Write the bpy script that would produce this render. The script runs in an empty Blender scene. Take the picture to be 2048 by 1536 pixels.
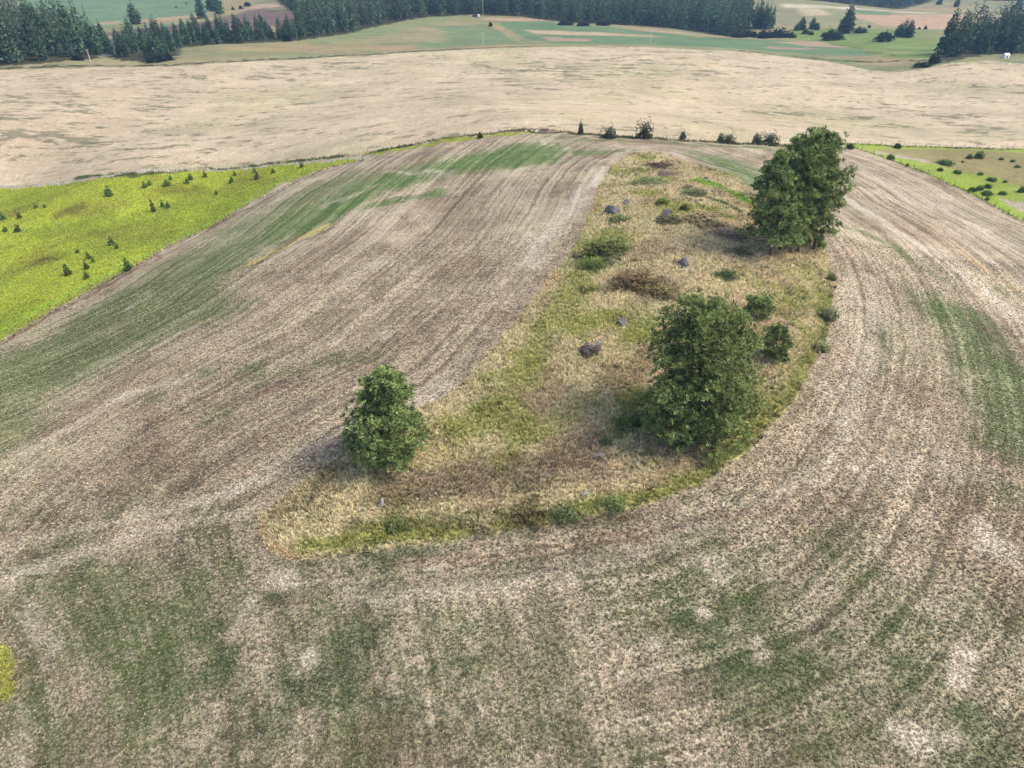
import bpy, bmesh, math, random
import numpy as np
from mathutils import Vector, Matrix
rnd = random.Random(7)
rng = np.random.RandomState(11)
scene = bpy.context.scene
col = scene.collection

# ------------------------------------------------------------------ camera
TH = math.radians(35); F = 1365.0; H = 55.0          # pitch below the horizon, focal length in photo pixels, drone height
cam_d = bpy.data.cameras.new('camera'); cam = bpy.data.objects.new('camera', cam_d); col.objects.link(cam)
cam.location = (0, 0, H); cam.rotation_euler = (math.pi / 2 - TH, 0, 0)
cam_d.sensor_width = 36; cam_d.lens = 36 * F / 2048; cam_d.clip_end = 9000; cam_d.clip_start = .5
scene.camera = cam

# ------------------------------------------------------------------ light
SUN_EL, SUN_AZ = 50, 100                              # azimuth clockwise from +Y (away from the camera)
world = bpy.data.worlds.new('World'); scene.world = world; world.use_nodes = True
wn = world.node_tree.nodes; wl = world.node_tree.links
sky = wn.new('ShaderNodeTexSky'); sky.sky_type = 'NISHITA'; sky.sun_disc = False
sky.sun_elevation = math.radians(SUN_EL); sky.sun_rotation = math.radians(SUN_AZ)
sky.air_density = 1.0; sky.dust_density = 3.0; sky.ozone_density = 1.0
bg = wn['Background']; bg.inputs['Strength'].default_value = 0.095
wl.new(sky.outputs[0], bg.inputs['Color'])
sd = bpy.data.lights.new('sun', 'SUN'); sun = bpy.data.objects.new('sun', sd); col.objects.link(sun)
sd.energy = 1.5; sd.angle = math.radians(18); sd.color = (1, .93, .84)
a = math.radians(SUN_AZ); e = math.radians(SUN_EL)
sdir = Vector((math.sin(a) * math.cos(e), math.cos(a) * math.cos(e), math.sin(e)))
sun.rotation_euler = sdir.to_track_quat('Z', 'Y').to_euler(); sun.location = (60, -20, 120)
vs = scene.view_settings; vs.view_transform = 'Standard'; vs.look = 'None'; vs.gamma = 1; vs.use_curve_mapping = False
vs.exposure = 1.52
scene.cycles.volume_bounces = 0; scene.cycles.max_bounces = 5; scene.cycles.diffuse_bounces = 3

ct, st = math.cos(TH), math.sin(TH)
K = 0.62                                              # photo colour -> base colour
def lin(c, k=K):
    c = np.array(c, float) / 255
    return np.where(c <= .04045, c / 12.92, ((c + .055) / 1.055) ** 2.4) * k

# ------------------------------------------------------------------ terrain function
def ray(px, py):
    V = (768 - py) / F
    return np.array([(px - 1024) / F, ct + V * st, -st + V * ct])
Zp = [(1024,1536,-7),(0,1536,-10),(2048,1536,-10),(1024,1250,-4.5),(1024,1100,-2.6),(0,1100,-8),(2048,1100,-6.5),(0,1300,-9),(2048,1300,-8),
(400,1100,-4.5),(1600,1150,-4),
(560,1050,-2.3),(700,900,-.5),(1100,950,.2),(1400,900,.3),(1000,700,.8),(1640,700,-.8),(1670,560,-1),(1300,600,2),(1600,505,.6),(1350,430,3),(1200,420,2),(1100,560,.5),
(1300,305,1.5),(1250,330,1.5),(1050,262,.3),(1160,262,0),(1288,276,-1),(1450,284,-2.5),(1600,290,-4.5),(1500,350,0),(1100,310,-0.5),(1080,420,-.5),
(730,320,-7),(600,400,-7.5),(700,450,-5.5),(500,600,-6),(800,600,-2.5),(300,560,-12),(300,750,-8),(0,690,-16),(0,850,-12),(900,380,-4.),
(0,540,-19),(0,375,-24),(350,450,-17),(400,345,-17),(200,520,-15),
(1800,370,-6.5),(1720,295,-7.5),(2048,440,-10),(2048,300,-15),(2048,600,-8.5),(2048,800,-8),(1800,600,-4),(1850,450,-6.3)]
Yp = [(1024,200,300),(1024,150,385),(1024,93,510),(1200,91,515),(700,110,480),(1500,105,500),(700,250,255),
(300,330,225),(0,250,280),(500,250,285),(0,180,360),(300,200,340),(0,135,430),(340,128,440),(600,180,370),
(2048,255,300),(1600,250,290),(1600,180,370),(2048,180,390),(1740,150,430),(2048,125,450),(1900,130,440),(1700,122,480),(1950,108,480),
(1024,80,620),(1100,60,680),(940,35,760),(1200,45,760),(1500,70,700),(1600,95,600),(620,85,570),(350,100,500),(560,86,560),(750,60,650),(1450,85,600),
(0,115,450),(150,115,460),(300,105,500),(150,70,620),(400,50,680),
(250,45,720),(250,10,900),(450,30,760),(600,10,900),(600,-20,1050),
(1400,20,900),(1000,0,920),(800,10,850),(1000,-40,1150),
(1800,80,640),(2048,80,660),(1650,55,740),(2048,50,800),(1600,0,1050),(1900,22,1000),(2048,25,960),(1700,10,1050),
(1800,-30,1350),(2048,-20,1300),(1400,-40,1300),
(1000,-90,1900),(200,-90,1900),(1900,-90,1900),(-400,-70,1700),(2600,-70,1700),(-300,40,800),(2400,30,900),(-400,130,430),(2500,120,450),(-400,400,210),(2500,400,160),(2700,900,70),(-500,900,70)]
P = []
for a_, b_, z_ in Zp:
    d = ray(a_, b_); t = (z_ - H) / d[2]; P.append((t * d[0], t * d[1], z_))
for a_, b_, y_ in Yp:
    d = ray(a_, b_); t = y_ / d[1]; P.append((t * d[0], y_, H + t * d[2]))
P += [(0,-60,-26),(-200,-80,-30),(200,-80,-30),(-90,0,-22),(90,0,-22),(0,3200,-20),(-2800,2900,-30),(2800,2900,-30),(-2500,0,-55),(2500,0,-55),(-600,-500,-50),(600,-500,-50)]
P = np.array(P)
XYc = P[:, :2] / 100; n_ = len(P)
r_ = np.linalg.norm(XYc[:, None] - XYc[None], axis=2)
A_ = np.zeros((n_ + 3, n_ + 3)); A_[:n_, :n_] = np.where(r_ > 0, r_ * r_ * np.log(r_ + 1e-12), 0) + np.eye(n_) * .01
A_[:n_, n_] = 1; A_[:n_, n_ + 1:] = XYc; A_[n_, :n_] = 1; A_[n_ + 1:, :n_] = XYc.T
b_ = np.zeros(n_ + 3); b_[:n_] = P[:, 2]
W_ = np.linalg.solve(A_, b_)

def vnoise(x, y, s, seed=0):
    """smooth value noise in -1..1 with cells of size s"""
    x = np.asarray(x, float) / s + seed * 17.31; y = np.asarray(y, float) / s - seed * 9.77
    xi = np.floor(x).astype(np.int64); yi = np.floor(y).astype(np.int64)
    fx = x - xi; fy = y - yi; fx = fx * fx * (3 - 2 * fx); fy = fy * fy * (3 - 2 * fy)
    def h(i, j):
        v = (i * 374761393 + j * 668265263 + seed * 1274126177) & 0xffffffff
        v = ((v ^ (v >> 13)) * 1274126177) & 0xffffffff
        v = v ^ (v >> 16)
        return (v & 0xffff) / 32767.5 - 1
    return (h(xi, yi) * (1 - fx) + h(xi + 1, yi) * fx) * (1 - fy) + (h(xi, yi + 1) * (1 - fx) + h(xi + 1, yi + 1) * fx) * fy
def fbm(x, y, s, seed=0, o=4, g=.55):
    t = 0; a = 1; n = 0
    for k in range(o):
        t = t + a * vnoise(x, y, s / 2 ** k, seed + k); n += a; a *= g
    return t / n
def hz(x, y):
    X = np.asarray(x, float) / 100; Y = np.asarray(y, float) / 100
    o = W_[-3] + W_[-2] * X + W_[-1] * Y
    for i in range(n_):
        r2 = (X - XYc[i, 0]) ** 2 + (Y - XYc[i, 1]) ** 2
        o = o + W_[i] * .5 * r2 * np.log(r2 + 1e-20)
    near = np.clip((260 - np.asarray(y, float)) / 60, 0, 1)
    o = o + near * (.22 * vnoise(x, y, 7, 3) + .07 * vnoise(x, y, 1.9, 4)) + (1 - near) * .5 * vnoise(x, y, 35, 5)
    return o
def at(px, py):
    """the point of the ground that a sight line through photo pixel (px, py) meets"""
    d = ray(px, py); ts = np.geomspace(25, 4500, 260)
    h = H + ts * d[2] - hz(ts * d[0], ts * d[1]); i = int(np.argmax(h < 0))
    if h[i] >= 0: i = len(ts) - 1
    a, b = ts[i - 1], ts[i]
    for _ in range(4):
        m = np.linspace(a, b, 9); hh = H + m * d[2] - hz(m * d[0], m * d[1]); k = int(np.argmax(hh < 0))
        if hh[k] >= 0: k = 8
        a, b = m[max(k - 1, 0)], m[k]
    t = (a + b) / 2
    return Vector((t * d[0], t * d[1], float(hz(t * d[0], t * d[1]))))
def mpp(p):
    """metres per photo pixel at world point p"""
    return (p[1] * ct - (p[2] - H) * st) / F
def top_at(base, tx, ty):
    """the point above base (same world y) that is seen at photo pixel (tx, ty)"""
    d = ray(tx, ty); t = base[1] / d[1]
    return Vector((t * d[0], base[1], H + t * d[2]))
def W2(pts): return np.array([at(*p)[:2] for p in pts])

def seg_dist(x, y, pts, closed=False):
    dmin = np.full(x.shape, 1e9); n = len(pts)
    for i in range(n if closed else n - 1):
        a = pts[i]; b = pts[(i + 1) % n]; v = b - a; L = v @ v + 1e-9
        t = np.clip(((x - a[0]) * v[0] + (y - a[1]) * v[1]) / L, 0, 1)
        dmin = np.minimum(dmin, (x - a[0] - t * v[0]) ** 2 + (y - a[1] - t * v[1]) ** 2)
    return np.sqrt(dmin)
def inside(x, y, pts):
    c = np.zeros(x.shape, bool); n = len(pts)
    for i in range(n):
        a = pts[i]; b = pts[(i + 1) % n]
        if a[1] == b[1]: continue
        m = (a[1] > y) != (b[1] > y)
        c ^= m & (x < (b[0] - a[0]) * (y - a[1]) / (b[1] - a[1]) + a[0])
    return c
def sdist(x, y, pts):
    """signed distance, positive inside"""
    d = seg_dist(x, y, pts, True)
    return np.where(inside(x, y, pts), d, -d)

# ------------------------------------------------------------------ outlines of the fields (traced, then laid on the ground)
ISLAND = W2([(515,1035),(518,1075),(555,1113),(600,1118),(700,1110),(800,1096),(950,1073),(1100,1049),(1250,1020),(1400,972),(1500,900),(1590,800),(1640,710),(1665,640),(1668,575),(1655,520),(1640,485),(1600,440),(1540,405),(1502,385),(1470,352),(1400,332),(1330,308),(1270,303),(1222,335),(1198,370),(1182,420),(1155,480),(1125,525),(1098,558),(1050,620),(1000,680),(950,740),(890,800),(845,812),(800,835),(700,900),(620,955),(560,1000)])
MEADOW = W2([(-60,712),(0,682),(100,624),(200,568),(300,516),(340,490),(420,455),(500,405),(560,368),(640,340),(728,319),(690,318),(560,329),(400,340),(300,348),(180,361),(0,375),(-100,380),(-300,400),(-600,500),(-600,900)])
RMEADOW = W2([(1672,286),(1740,306),(1850,346),(1950,391),(2048,443),(2200,520),(2500,650),(2700,500),(2400,310),(2048,299),(1850,293)])
WHEAT = W2([(-300,400),(0,371),(180,357),(400,336),(560,324),(700,312),(740,306),(850,285),(950,269),(1050,258),(1160,265),(1288,274),(1450,285),(1600,290),(1690,287),(2048,297),(2400,308),
 (2500,130),(2048,128),(1980,121),(1900,127),(1840,140),(1790,144),(1740,141),(1650,122),(1480,103),(1200,93),(960,98),(800,106),(600,119),(340,133),(180,134),(0,140),(-300,140)])
MOUND = W2([(-70,1280),(0,1290),(25,1300),(38,1335),(30,1375),(8,1410),(-60,1430),(-150,1380)])
FOREST = W2([(600,80),(700,64),(800,42),(860,33),(940,29),(1040,32),(1130,44),(1250,50),(1340,56),(1400,64),(1470,74),(1498,62),(1480,20),(1478,-15),(1480,-35),(1500,-60),(600,-60),(560,0),(600,30)])
FLEFT = W2([(-160,135),(0,130),(100,124),(190,116),(200,104),(190,88),(130,74),(60,60),(-160,58)])
FSTRIP = W2([(228,115),(300,124),(343,120),(352,95),(450,88),(560,83),(600,79),(640,66),(600,58),(540,66),(500,72),(430,68),(350,76),(240,86)])
FRIDGE = W2([(1560,-4),(1640,2),(1720,10),(1800,18),(1840,8),(1870,-2),(2048,2),(2300,0),(2300,-60),(1480,-60)])
GROVE = W2([(1882,124),(1950,110),(2048,106),(2200,108),(2200,84),(2048,86),(1950,92),(1890,104)])

# ------------------------------------------------------------------ terrain grid
ys = [-45.0]
while ys[-1] < 3100:
    y = ys[-1]
    ys.append(y + (1.5 if y < 22 else .36 if y < 130 else .36 + (y - 130) * .0042))
ys = np.array(ys); NX = 760
u = np.linspace(-1, 1, NX); u = u * (.75 + .25 * np.abs(u) ** 3)
half = 75 + .98 * np.clip(ys, 0, None) + 40
X = u[None] * half[:, None]; Y = np.repeat(ys[:, None], NX, 1)
X = X.ravel(); Y = Y.ravel(); Z = hz(X, Y); NY = len(ys)
print('terrain', NY, NX, NY * NX)

# distorted coordinates make painted edges ragged
wx = X + .9 * vnoise(X, Y, 3.1, 21) * np.clip(Y / 100, .4, 4); wy = Y + .9 * vnoise(X, Y, 3.1, 22) * np.clip(Y / 100, .4, 4)
gx = X + .25 * vnoise(X, Y, 1.1, 23); gy = Y + .25 * vnoise(X, Y, 1.1, 24)
d_is = sdist(gx, gy, ISLAND); d_me = sdist(gx, gy, MEADOW); d_rm = sdist(gx, gy, RMEADOW); d_wh = sdist(gx, gy, WHEAT); d_mo = sdist(gx, gy, MOUND)
far = (Y > 240) & (d_wh < 0) & (d_rm < 0) & (d_me < 0)
reg = np.zeros(X.shape, int)                          # 0 field, 1 knoll, 2 wheat, 3 meadow, 4 right meadow, 5 far land
reg[far] = 5; reg[d_wh > 0] = 2; reg[d_me > 0] = 3; reg[d_rm > 0] = 4; reg[(d_is > 0) | (d_mo > 0)] = 1

CA = np.zeros((len(X), 3)); CB = np.zeros((len(X), 3)); DN = np.zeros(len(X)); RD = np.zeros(len(X)); RS = np.zeros(len(X))
def mixin(al, A=None, B=None, D=None, idx=None):
    global CA, CB, DN
    s = slice(None) if idx is None else idx
    al = np.asarray(al)
    if A is not None: CA[s] = CA[s] * (1 - al[:, None]) + lin(A) * al[:, None]
    if B is not None: CB[s] = CB[s] * (1 - al[:, None]) + lin(B) * al[:, None]
    if D is not None: DN[s] = DN[s] * (1 - al) + D * al
def sm(a, b, x):
    t = np.clip((x - a) / (b - a), 0, 1); return t * t * (3 - 2 * t)
def stroke(pts, r, A=None, B=None, D=None, k=1., hard=.0, only=None, patch=.5, kA=1.):
    """a patch or strip along pts (photo pixels), r wide to each side (photo pixels at its first point)"""
    w = W2(pts) if len(pts) > 1 else np.vstack([W2(pts)] * 2)
    p0 = at(*pts[0]); rm = r * mpp(p0)
    lo = w.min(0) - rm * 2.2 - 2; hi = w.max(0) + rm * 2.2 + 2
    idx = np.where((X > lo[0]) & (X < hi[0]) & (Y > lo[1]) & (Y < hi[1]))[0]
    if only is not None: idx = idx[np.isin(reg[idx], only)]
    if len(idx) == 0: return
    d = seg_dist(wx[idx], wy[idx], w)
    nz = (fbm(X[idx], Y[idx], max(rm * .9, 1.5), 31, 4, .75) * .5 + fbm(ROWC[idx], ALONG[idx], max(rm * .35, 1.2), 33, 4, .75) * .8) * rm * patch
    al = sm(rm * 1.45, rm * (.1 + 1.1 * hard), d + nz) * k
    if A is not None: mixin(al * kA, A, None, None, idx)
    mixin(al, None, B, D, idx)

ROWC = -d_is; ALONG = np.arctan2(X - 25, Y - 95) * 14 + X * .1
# lower left corner: worked across, in wide arcs, up to a ragged headland
head = (Y < 53 + 2.5 * vnoise(X, Y, 9, 97) - .25 * np.clip(X + 20, 0, 60)) & (X < 9 + 3 * vnoise(X, Y, 8, 98)) & (d_is < -5 + 1.5 * vnoise(X, Y, 5, 99))
ARC = np.hypot(X + 75, Y - 18); ROWC = np.where(head, ARC, ROWC); ALONG = np.where(head, Y * 1.1, ALONG)
f1 = fbm(X, Y, 22, 41, 4); f2 = fbm(X, Y, 6, 42, 4, .65); f3 = fbm(X, Y, 90, 43, 3)
# base: tilled and stubble field
one = np.ones(len(X))
mixin(one, (203,187,160), (144,129,107), .42)
mixin(sm(.0, .35, f1 + .3 * f2), (210,196,166), (152,140,114), .34)
nearf = sm(75, 40, Y)
mixin(nearf * .9, (192,178,152), (116,112,88), .42)
mixin(nearf * sm(.02, .3, f1 * .5 + f2 * .7), (164,158,128), (96,104,76), .5)
mixin(nearf * sm(.1, .4, -f1 * .6 - f2 * .5), (206,190,164), (134,122,98), .34)
mixin(sm(.1, .5, vnoise(X, Y, 13, 51) * .6 + f2 * .5) * .45 * (reg == 0), (174,153,128), (130,111,90), .46)
DN = np.clip(DN + .22 * f2, .05, .95)

def poly(pts, A=None, B=None, D=None, k=1., soft=5., only=(5,), rag=8., seed=35):
    w = W2(pts); lo = w.min(0) - 20; hi = w.max(0) + 20
    idx = np.where((X > lo[0]) & (X < hi[0]) & (Y > lo[1]) & (Y < hi[1]))[0]; idx = idx[np.isin(reg[idx], only)]
    if len(idx) == 0: return
    d = sdist(X[idx], Y[idx], w) + fbm(X[idx] * .5, Y[idx], rag * 2, seed, 4, .65) * rag
    mixin(sm(-soft, soft, d) * k, A, B, D, idx)
GR = dict(A=(152,154,122), B=(106,120,70), D=.56, kA=.6, patch=1.5)
GRB = dict(A=(148,162,112), B=(98,122,70), D=.64, kA=.8, patch=1.4)
FLD = dict(soft=4, rag=5, only=(0,))
poly([(-40,720),(150,640),(300,560),(420,480),(520,425),(640,365),(720,345),(760,350),(640,425),(520,510),(430,570),(440,625),(330,665),(200,730),(100,800),(60,880),(-40,930)], (168,168,130), (114,128,76), .56, k=.72, **FLD)
poly([(470,500),(600,420),(700,370),(800,338),(900,314),(1040,290),(1115,300),(1100,326),(960,348),(860,352),(760,392),(640,440),(560,490)], (152,164,116), (104,128,74), .58, k=.7, **FLD)
poly([(1800,590),(1880,585),(1960,640),(2048,740),(2100,800),(2100,900),(2000,890),(1930,780),(1860,700)], (166,168,128), (106,122,74), .56, k=.6, soft=5, rag=13, only=(0,))
poly([(1380,300),(1480,320),(1540,350),(1510,385),(1440,345)], (150,162,120), (90,120,78), .6, k=.6, **FLD)
for pts, r, k in [([(620,445),(730,385),(860,340),(1000,312),(1100,303)],40,.95),([(750,410),(880,385)],20,.95),([(560,470),(700,400)],28,.85),([(880,340),(1090,318)],22,.95),
                  ([(1160,306),(1260,300)],12,.8),([(1380,308),(1480,338),(1520,368)],16,.8),([(1340,287),(1440,292),(1560,300)],8,.8),([(1100,276),(1250,282)],9,.6),
                  ([(1870,610),(1930,660),(2000,760),(2070,850)],44,.45),([(1960,640)],26,.5),([(2020,740)],36,.4),([(2040,900)],40,.4),([(1900,620)],20,.5)]:
    stroke(pts, r * 1.45, k=k, only=[0], **GRB)
for pts, r, k in [([(400,550),(500,497),(600,440)],38,.8),([(0,740),(150,660),(280,600),(400,545)],62,.75),([(0,800),(120,745),(300,665),(430,615)],60,.75),([(0,830)],70,.7),([(250,580),(420,490),(560,410),(700,350)],34,.6),
                  ([(515,750)],34,.9),([(410,745)],22,.7),([(425,828)],36,.6),([(300,795)],18,.6),([(760,700),(640,730)],22,.5),([(60,930)],30,.3),
                  ([(1750,640),(1775,700)],20,.5),([(1950,800),(2048,900)],45,.7),([(2000,580)],20,.6),([(1700,455),(1800,500),(1870,550)],9,.8),([(1690,408),(1735,430)],11,.9),([(1700,365),(1800,390)],10,.5),([(1850,385),(1950,430),(2040,480)],9,.5),
                  ([(100,1190),(260,1260)],80,.7),([(80,1400),(200,1480)],80,.7),([(300,1290),(330,1440)],60,.85),([(450,1130)],34,.8),([(480,1200)],30,.6),([(650,1245)],40,.7),([(900,1290)],50,.7),([(640,1100)],20,.4),
                  ([(1250,1200)],50,.6),([(1500,1210),(1600,1350)],80,.75),([(1450,1150),(1300,1230)],40,.6),([(1700,1130)],50,.7),([(1800,1290)],60,.6),([(1650,1450)],80,.7),([(1900,1440)],80,.75),([(1950,1240)],50,.75),
                  ([(2030,1000)],34,.7),([(1050,1430)],50,.5),([(700,1480)],50,.5),([(1250,1500)],60,.4),([(420,1060)],30,.5),([(380,1180)],30,.6),([(240,1180)],40,.6),([(1760,720)],30,.4),([(1900,700)],30,.5),
                  ([(820,1120)],26,.4),([(1380,1040)],24,.5),([(580,1010),(480,1060)],14,.5),([(960,1230)],60,.3),([(1130,1330)],60,.35)]:
    stroke(pts, r * 1.6, k=k * (.8 if min(q[1] for q in pts) > 950 else 1), only=[0], **GR)
PALE = dict(A=(222,210,188), B=(170,158,136), D=.24)
for pts, r, k in [([(620,1318)],24,.9),([(1522,1300)],22,.9),([(1930,1310),(1915,1370)],20,.9),([(1790,1455),(1850,1490)],32,.9),([(1900,1475)],20,.6),([(1980,1080)],38,.9),([(2020,1110)],30,.6),([(1690,845),(1640,840)],14,.8),([(1710,935)],16,.8),
                  ([(765,672)],11,.9),([(865,603)],11,.9),([(935,598)],7,.9),([(870,1138)],11,.9),([(560,1165)],32,.9),([(1410,1230)],14,.8),([(1270,1095)],20,.5),([(1430,1130)],22,.6),([(1310,1290)],16,.5),([(1740,930),(1900,930)],40,.35),
                  ([(500,970),(650,880),(760,830),(900,770)],24,.75),([(850,800),(950,700)],14,.5),([(380,1010),(500,960)],14,.7),([(0,1165),(130,1120),(300,1060),(480,1030)],16,.55),([(0,1090),(200,1050),(420,1000)],16,.4),([(480,1260),(540,1160)],20,.5),
                  ([(1700,850),(1640,950),(1450,1035),(1200,1130),(950,1180),(700,1190)],20,.45),([(1750,560),(1730,700),(1690,830)],22,.6),([(1690,560),(1680,640)],12,.5),([(2060,650),(1960,575),(1850,500),(1760,440),(1700,400)],16,.85),([(2048,500),(1850,400),(1720,330)],12,.6),([(2048,560),(1900,470),(1750,380)],7,.6),
                  ([(1205,340),(1140,430),(1090,480),(1060,530)],15,.8),([(1060,475)],20,.8),([(1290,292),(1200,322)],9,.6),([(380,755),(250,790),(60,900)],16,.5),([(300,590),(250,620)],12,.4),([(700,560),(900,470)],20,.3),([(1700,330),(1860,420)],12,.5),([(1420,350),(1340,305)],7,.6),([(100,1290),(60,1220)],24,.4),([(770,345),(900,345)],12,.5),([(640,415),(760,370)],8,.5)]:
    stroke(pts, r * 1.15, k=k, only=[0], patch=1.1, **PALE)
for pts, r, k in [([(700,470),(560,560)],34,.5),([(300,850),(600,760)],34,.6),([(100,960),(300,900)],50,.5),([(600,850),(350,980)],30,.5),([(1000,440),(880,480)],40,.5),([(950,600),(760,700)],40,.4),([(1500,1030),(1150,1090),(800,1130)],14,.6),([(1700,1000),(1560,1030)],40,.4),([(1700,700),(1670,800)],18,.4),([(200,1500),(120,1330)],30,.4)]:
    stroke(pts, r, A=(178,157,134), B=(126,109,92), D=.48, k=k, only=[0], patch=.8)
stroke([(2060,600),(1980,545),(1930,510),(1885,470),(1850,440)], 7, A=(210,182,140), B=(164,138,102), D=.3, only=[0], hard=.2, k=.7)
stroke([(490,533),(600,477),(660,450)], 6, A=(204,188,124), B=(140,120,80), D=.3, only=[0], hard=.6)
stroke([(495,538),(605,483),(664,454)], 1.6, A=(110,98,72), B=(84,76,56), D=.5, only=[0], hard=.8)
stroke([(1690,500)], 18, A=(212,182,156), B=(166,146,128), D=.4, only=[0], hard=.1, k=.7)
stroke([(-40,705),(100,632),(300,526),(500,415),(640,347),(728,323)], 4.5, A=(156,128,106), B=(120,98,80), D=.5, only=[0], hard=.5, k=.8)
stroke([(735,318),(700,335),(620,365)], 10, A=(186,172,152), D=.3, only=[0], k=.8)
# wheat stubble beyond the fence
mixin((reg == 2) * 1., (226,208,176), (194,172,140), .30)
mixin((reg == 2) * sm(.0, .3, f3 + .3 * f1) * .5, (216,202,160), (180,164,118), .3)
mixin((reg == 2) * sm(.0, .5, -f3 + .3 * f1) * .4, (220,200,168), (182,160,130), .36)
mixin((reg == 2) * sm(.1, .5, fbm(X * .5, Y, 30, 64, 5, .7)) * .45, (190,186,146), (158,154,116), .4)
wd = fbm(X * .45, Y, 7, 61, 4, .7); wd2 = fbm(X * .3, Y, 2.4, 62, 3, .7); wm = vnoise(X, Y, 70, 63)
wk = np.zeros(len(X))
for (px, py, rx, s) in [(60,235,230,.28),(300,210,130,.22),(0,330,150,.12),(560,150,150,.14),(700,205,80,.08),(1100,145,150,.26),(1300,125,150,.24),(1450,150,100,.12),(1950,240,140,.16),(1700,230,120,.1),(300,300,130,.12),(750,260,90,.08),(1550,210,120,.05),(700,130,100,.12),(2000,190,80,.06),(900,210,120,.04)]:
    c = at(px, py); R = rx * mpp(c); wk = np.maximum(wk, s * np.exp(-((X - c[0]) ** 2 + ((Y - c[1]) / 1.2) ** 2) / (R * R)))
spots = sm(.30, .38, wd * .55 + wd2 * .62 + wk + .04 * wm)
mixin((reg == 2) * spots * .7, (150,146,116), (98,106,82), .55)
mixin((reg == 2) * sm(.46, .56, fbm(X * .55, Y, 2.6, 66, 3, .7) + .3 * wd) * .8, (140,136,112), (96,102,80), .55)
for pts, r, k in [([(945,128),(1010,140),(1150,145)],7,.8),([(1180,122),(1290,110)],5,.8),([(700,260),(790,245)],4,.7),([(600,235),(650,232)],3,.6),([(0,200),(130,210),(200,225)],5,.7),([(360,138),(366,150),(440,165)],2.5,.8),([(650,140),(760,134)],4,.6),([(1750,215),(1850,222)],3,.7),([(1990,128),(1930,125)],4,.6),([(1280,150),(1190,130)],4,.6)]:
    stroke(pts, r, A=(132,138,104), B=(90,104,76), D=.6, k=k, only=[2], patch=1.1)
for pts, r, k in [([(620,168),(750,158),(880,150)],14,.8),([(400,200),(420,240)],16,.5),([(1500,190),(1750,185),(1900,190)],10,.6),([(900,225),(1050,215),(1150,225)],18,.5),([(600,280),(800,240)],14,.5),([(1000,105),(1400,110)],10,.5)]:
    stroke(pts, r, A=(232,214,178), B=(204,184,146), D=.2, k=k, only=[2])
# yellow-green meadow
mixin((reg == 3) * 1., (190,200,84), (148,160,62), .38)
mixin((reg == 3) * sm(-.1, .4, f1 + .4 * f2) * .6, (166,180,78), (124,142,58), .46)
mixin((reg == 3) * sm(.1, .4, fbm(X, Y, 20, 71, 4, .65) + .15 * f2) * .45, (172,166,86), (124,120,58), .5)
for pts, r, k in [([(95,520)],34,.9),([(60,412),(20,430)],20,.4),([(130,425),(160,415)],18,.6),([(350,375),(400,385)],26,.5),([(20,495)],16,.5),([(480,390)],14,.4),([(260,455),(180,470)],20,.4)]:
    stroke(pts, r, A=(132,116,70), B=(84,78,46), D=.5, k=k, only=[3])
stroke([(-60,690),(100,608),(300,504),(420,448),(500,400)], 10, A=(176,206,86), B=(130,168,62), D=.3, k=.7, only=[3])
stroke([(0,625),(60,600)], 16, A=(200,200,84), k=.6, only=[3])
# knoll of dry grass
isl = (reg == 1) * 1.
mixin(isl, (222,208,170), (160,152,110), .38)
mixin(isl * sm(.0, .4, fbm(X, Y, 11, 81)) * .95, (186,184,112), (136,142,78), .45)
mixin(isl * sm(.05, .4, fbm(X, Y, 9, 82)) * .5, (186,162,130), (130,112,90), .46)
mixin(isl * sm(.15, .45, fbm(X, Y, 6, 83)) * .7, (214,196,164), (160,142,112), .3)
YG = dict(A=(184,182,110), B=(124,132,70), D=.44)
for pts, r, k in [([(620,1092),(800,1072),(1000,1050),(1200,1012),(1330,985)],22,.9),([(1330,985),(1420,945),(1500,875),(1600,765),(1650,670),(1655,600)],28,.85),([(700,1070),(850,1050)],26,.7),([(1140,560),(1080,690),(1055,760)],32,.7),([(1175,520),(1150,620)],26,.7),
                  ([(880,850),(1060,850)],38,.8),([(1270,356),(1400,366)],8,.8),([(1290,316)],20,.8),([(1240,372),(1200,372)],12,.7),([(1600,600),(1570,540)],30,.5),([(1180,440),(1200,400)],14,.6),([(1100,860),(1180,800)],30,.4),([(1230,860)],26,.8),([(1600,530),(1640,580)],22,.6),([(1040,800),(980,760)],26,.4)]:
    stroke(pts, r, k=k, only=[1], patch=.8, **YG)
stroke([(1400,362),(1450,378),(1495,402)], 17, A=(160,186,88), B=(112,144,62), D=.45, only=[1], hard=.3)
for pts, r, k, A, B in [([(1215,490),(1185,530)],32,.85,(110,126,64),(62,82,40)),([(1270,555),(1320,580)],44,.8,(124,108,78),(76,66,46)),([(1390,440),(1480,472)],22,.6,(150,132,108),(108,94,76)),([(1380,380),(1410,385)],14,.8,(110,112,80),(70,76,52)),([(1320,330)],16,.7,(126,108,90),(88,76,62)),([(1290,360),(1340,365)],7,.8,(96,112,66),(60,80,44)),
                        ([(800,985),(1000,960),(1180,910)],56,.7,(160,138,116),(106,90,76)),([(660,960),(560,1030)],40,.6,(178,160,124),(126,112,84)),([(1300,700),(1240,760)],40,.5,(166,142,104),(116,98,72)),([(1240,640)],24,.4,(150,134,104),(104,94,70)),([(1440,700),(1380,640)],50,.4,(150,138,102),(106,98,70)),([(700,1050),(900,1050),(1050,1020)],14,.5,(110,114,64),(66,76,42)),([(1270,845)],26,.7,(102,110,56),(60,72,34)),([(1650,625),(1655,690)],12,.7,(106,116,70),(70,80,50)),([(1420,395),(1480,425)],6,.8,(84,120,56),(56,88,40))]:
    stroke(pts, r, A=A, B=B, D=.5, k=k, only=[1], patch=.8)
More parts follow.
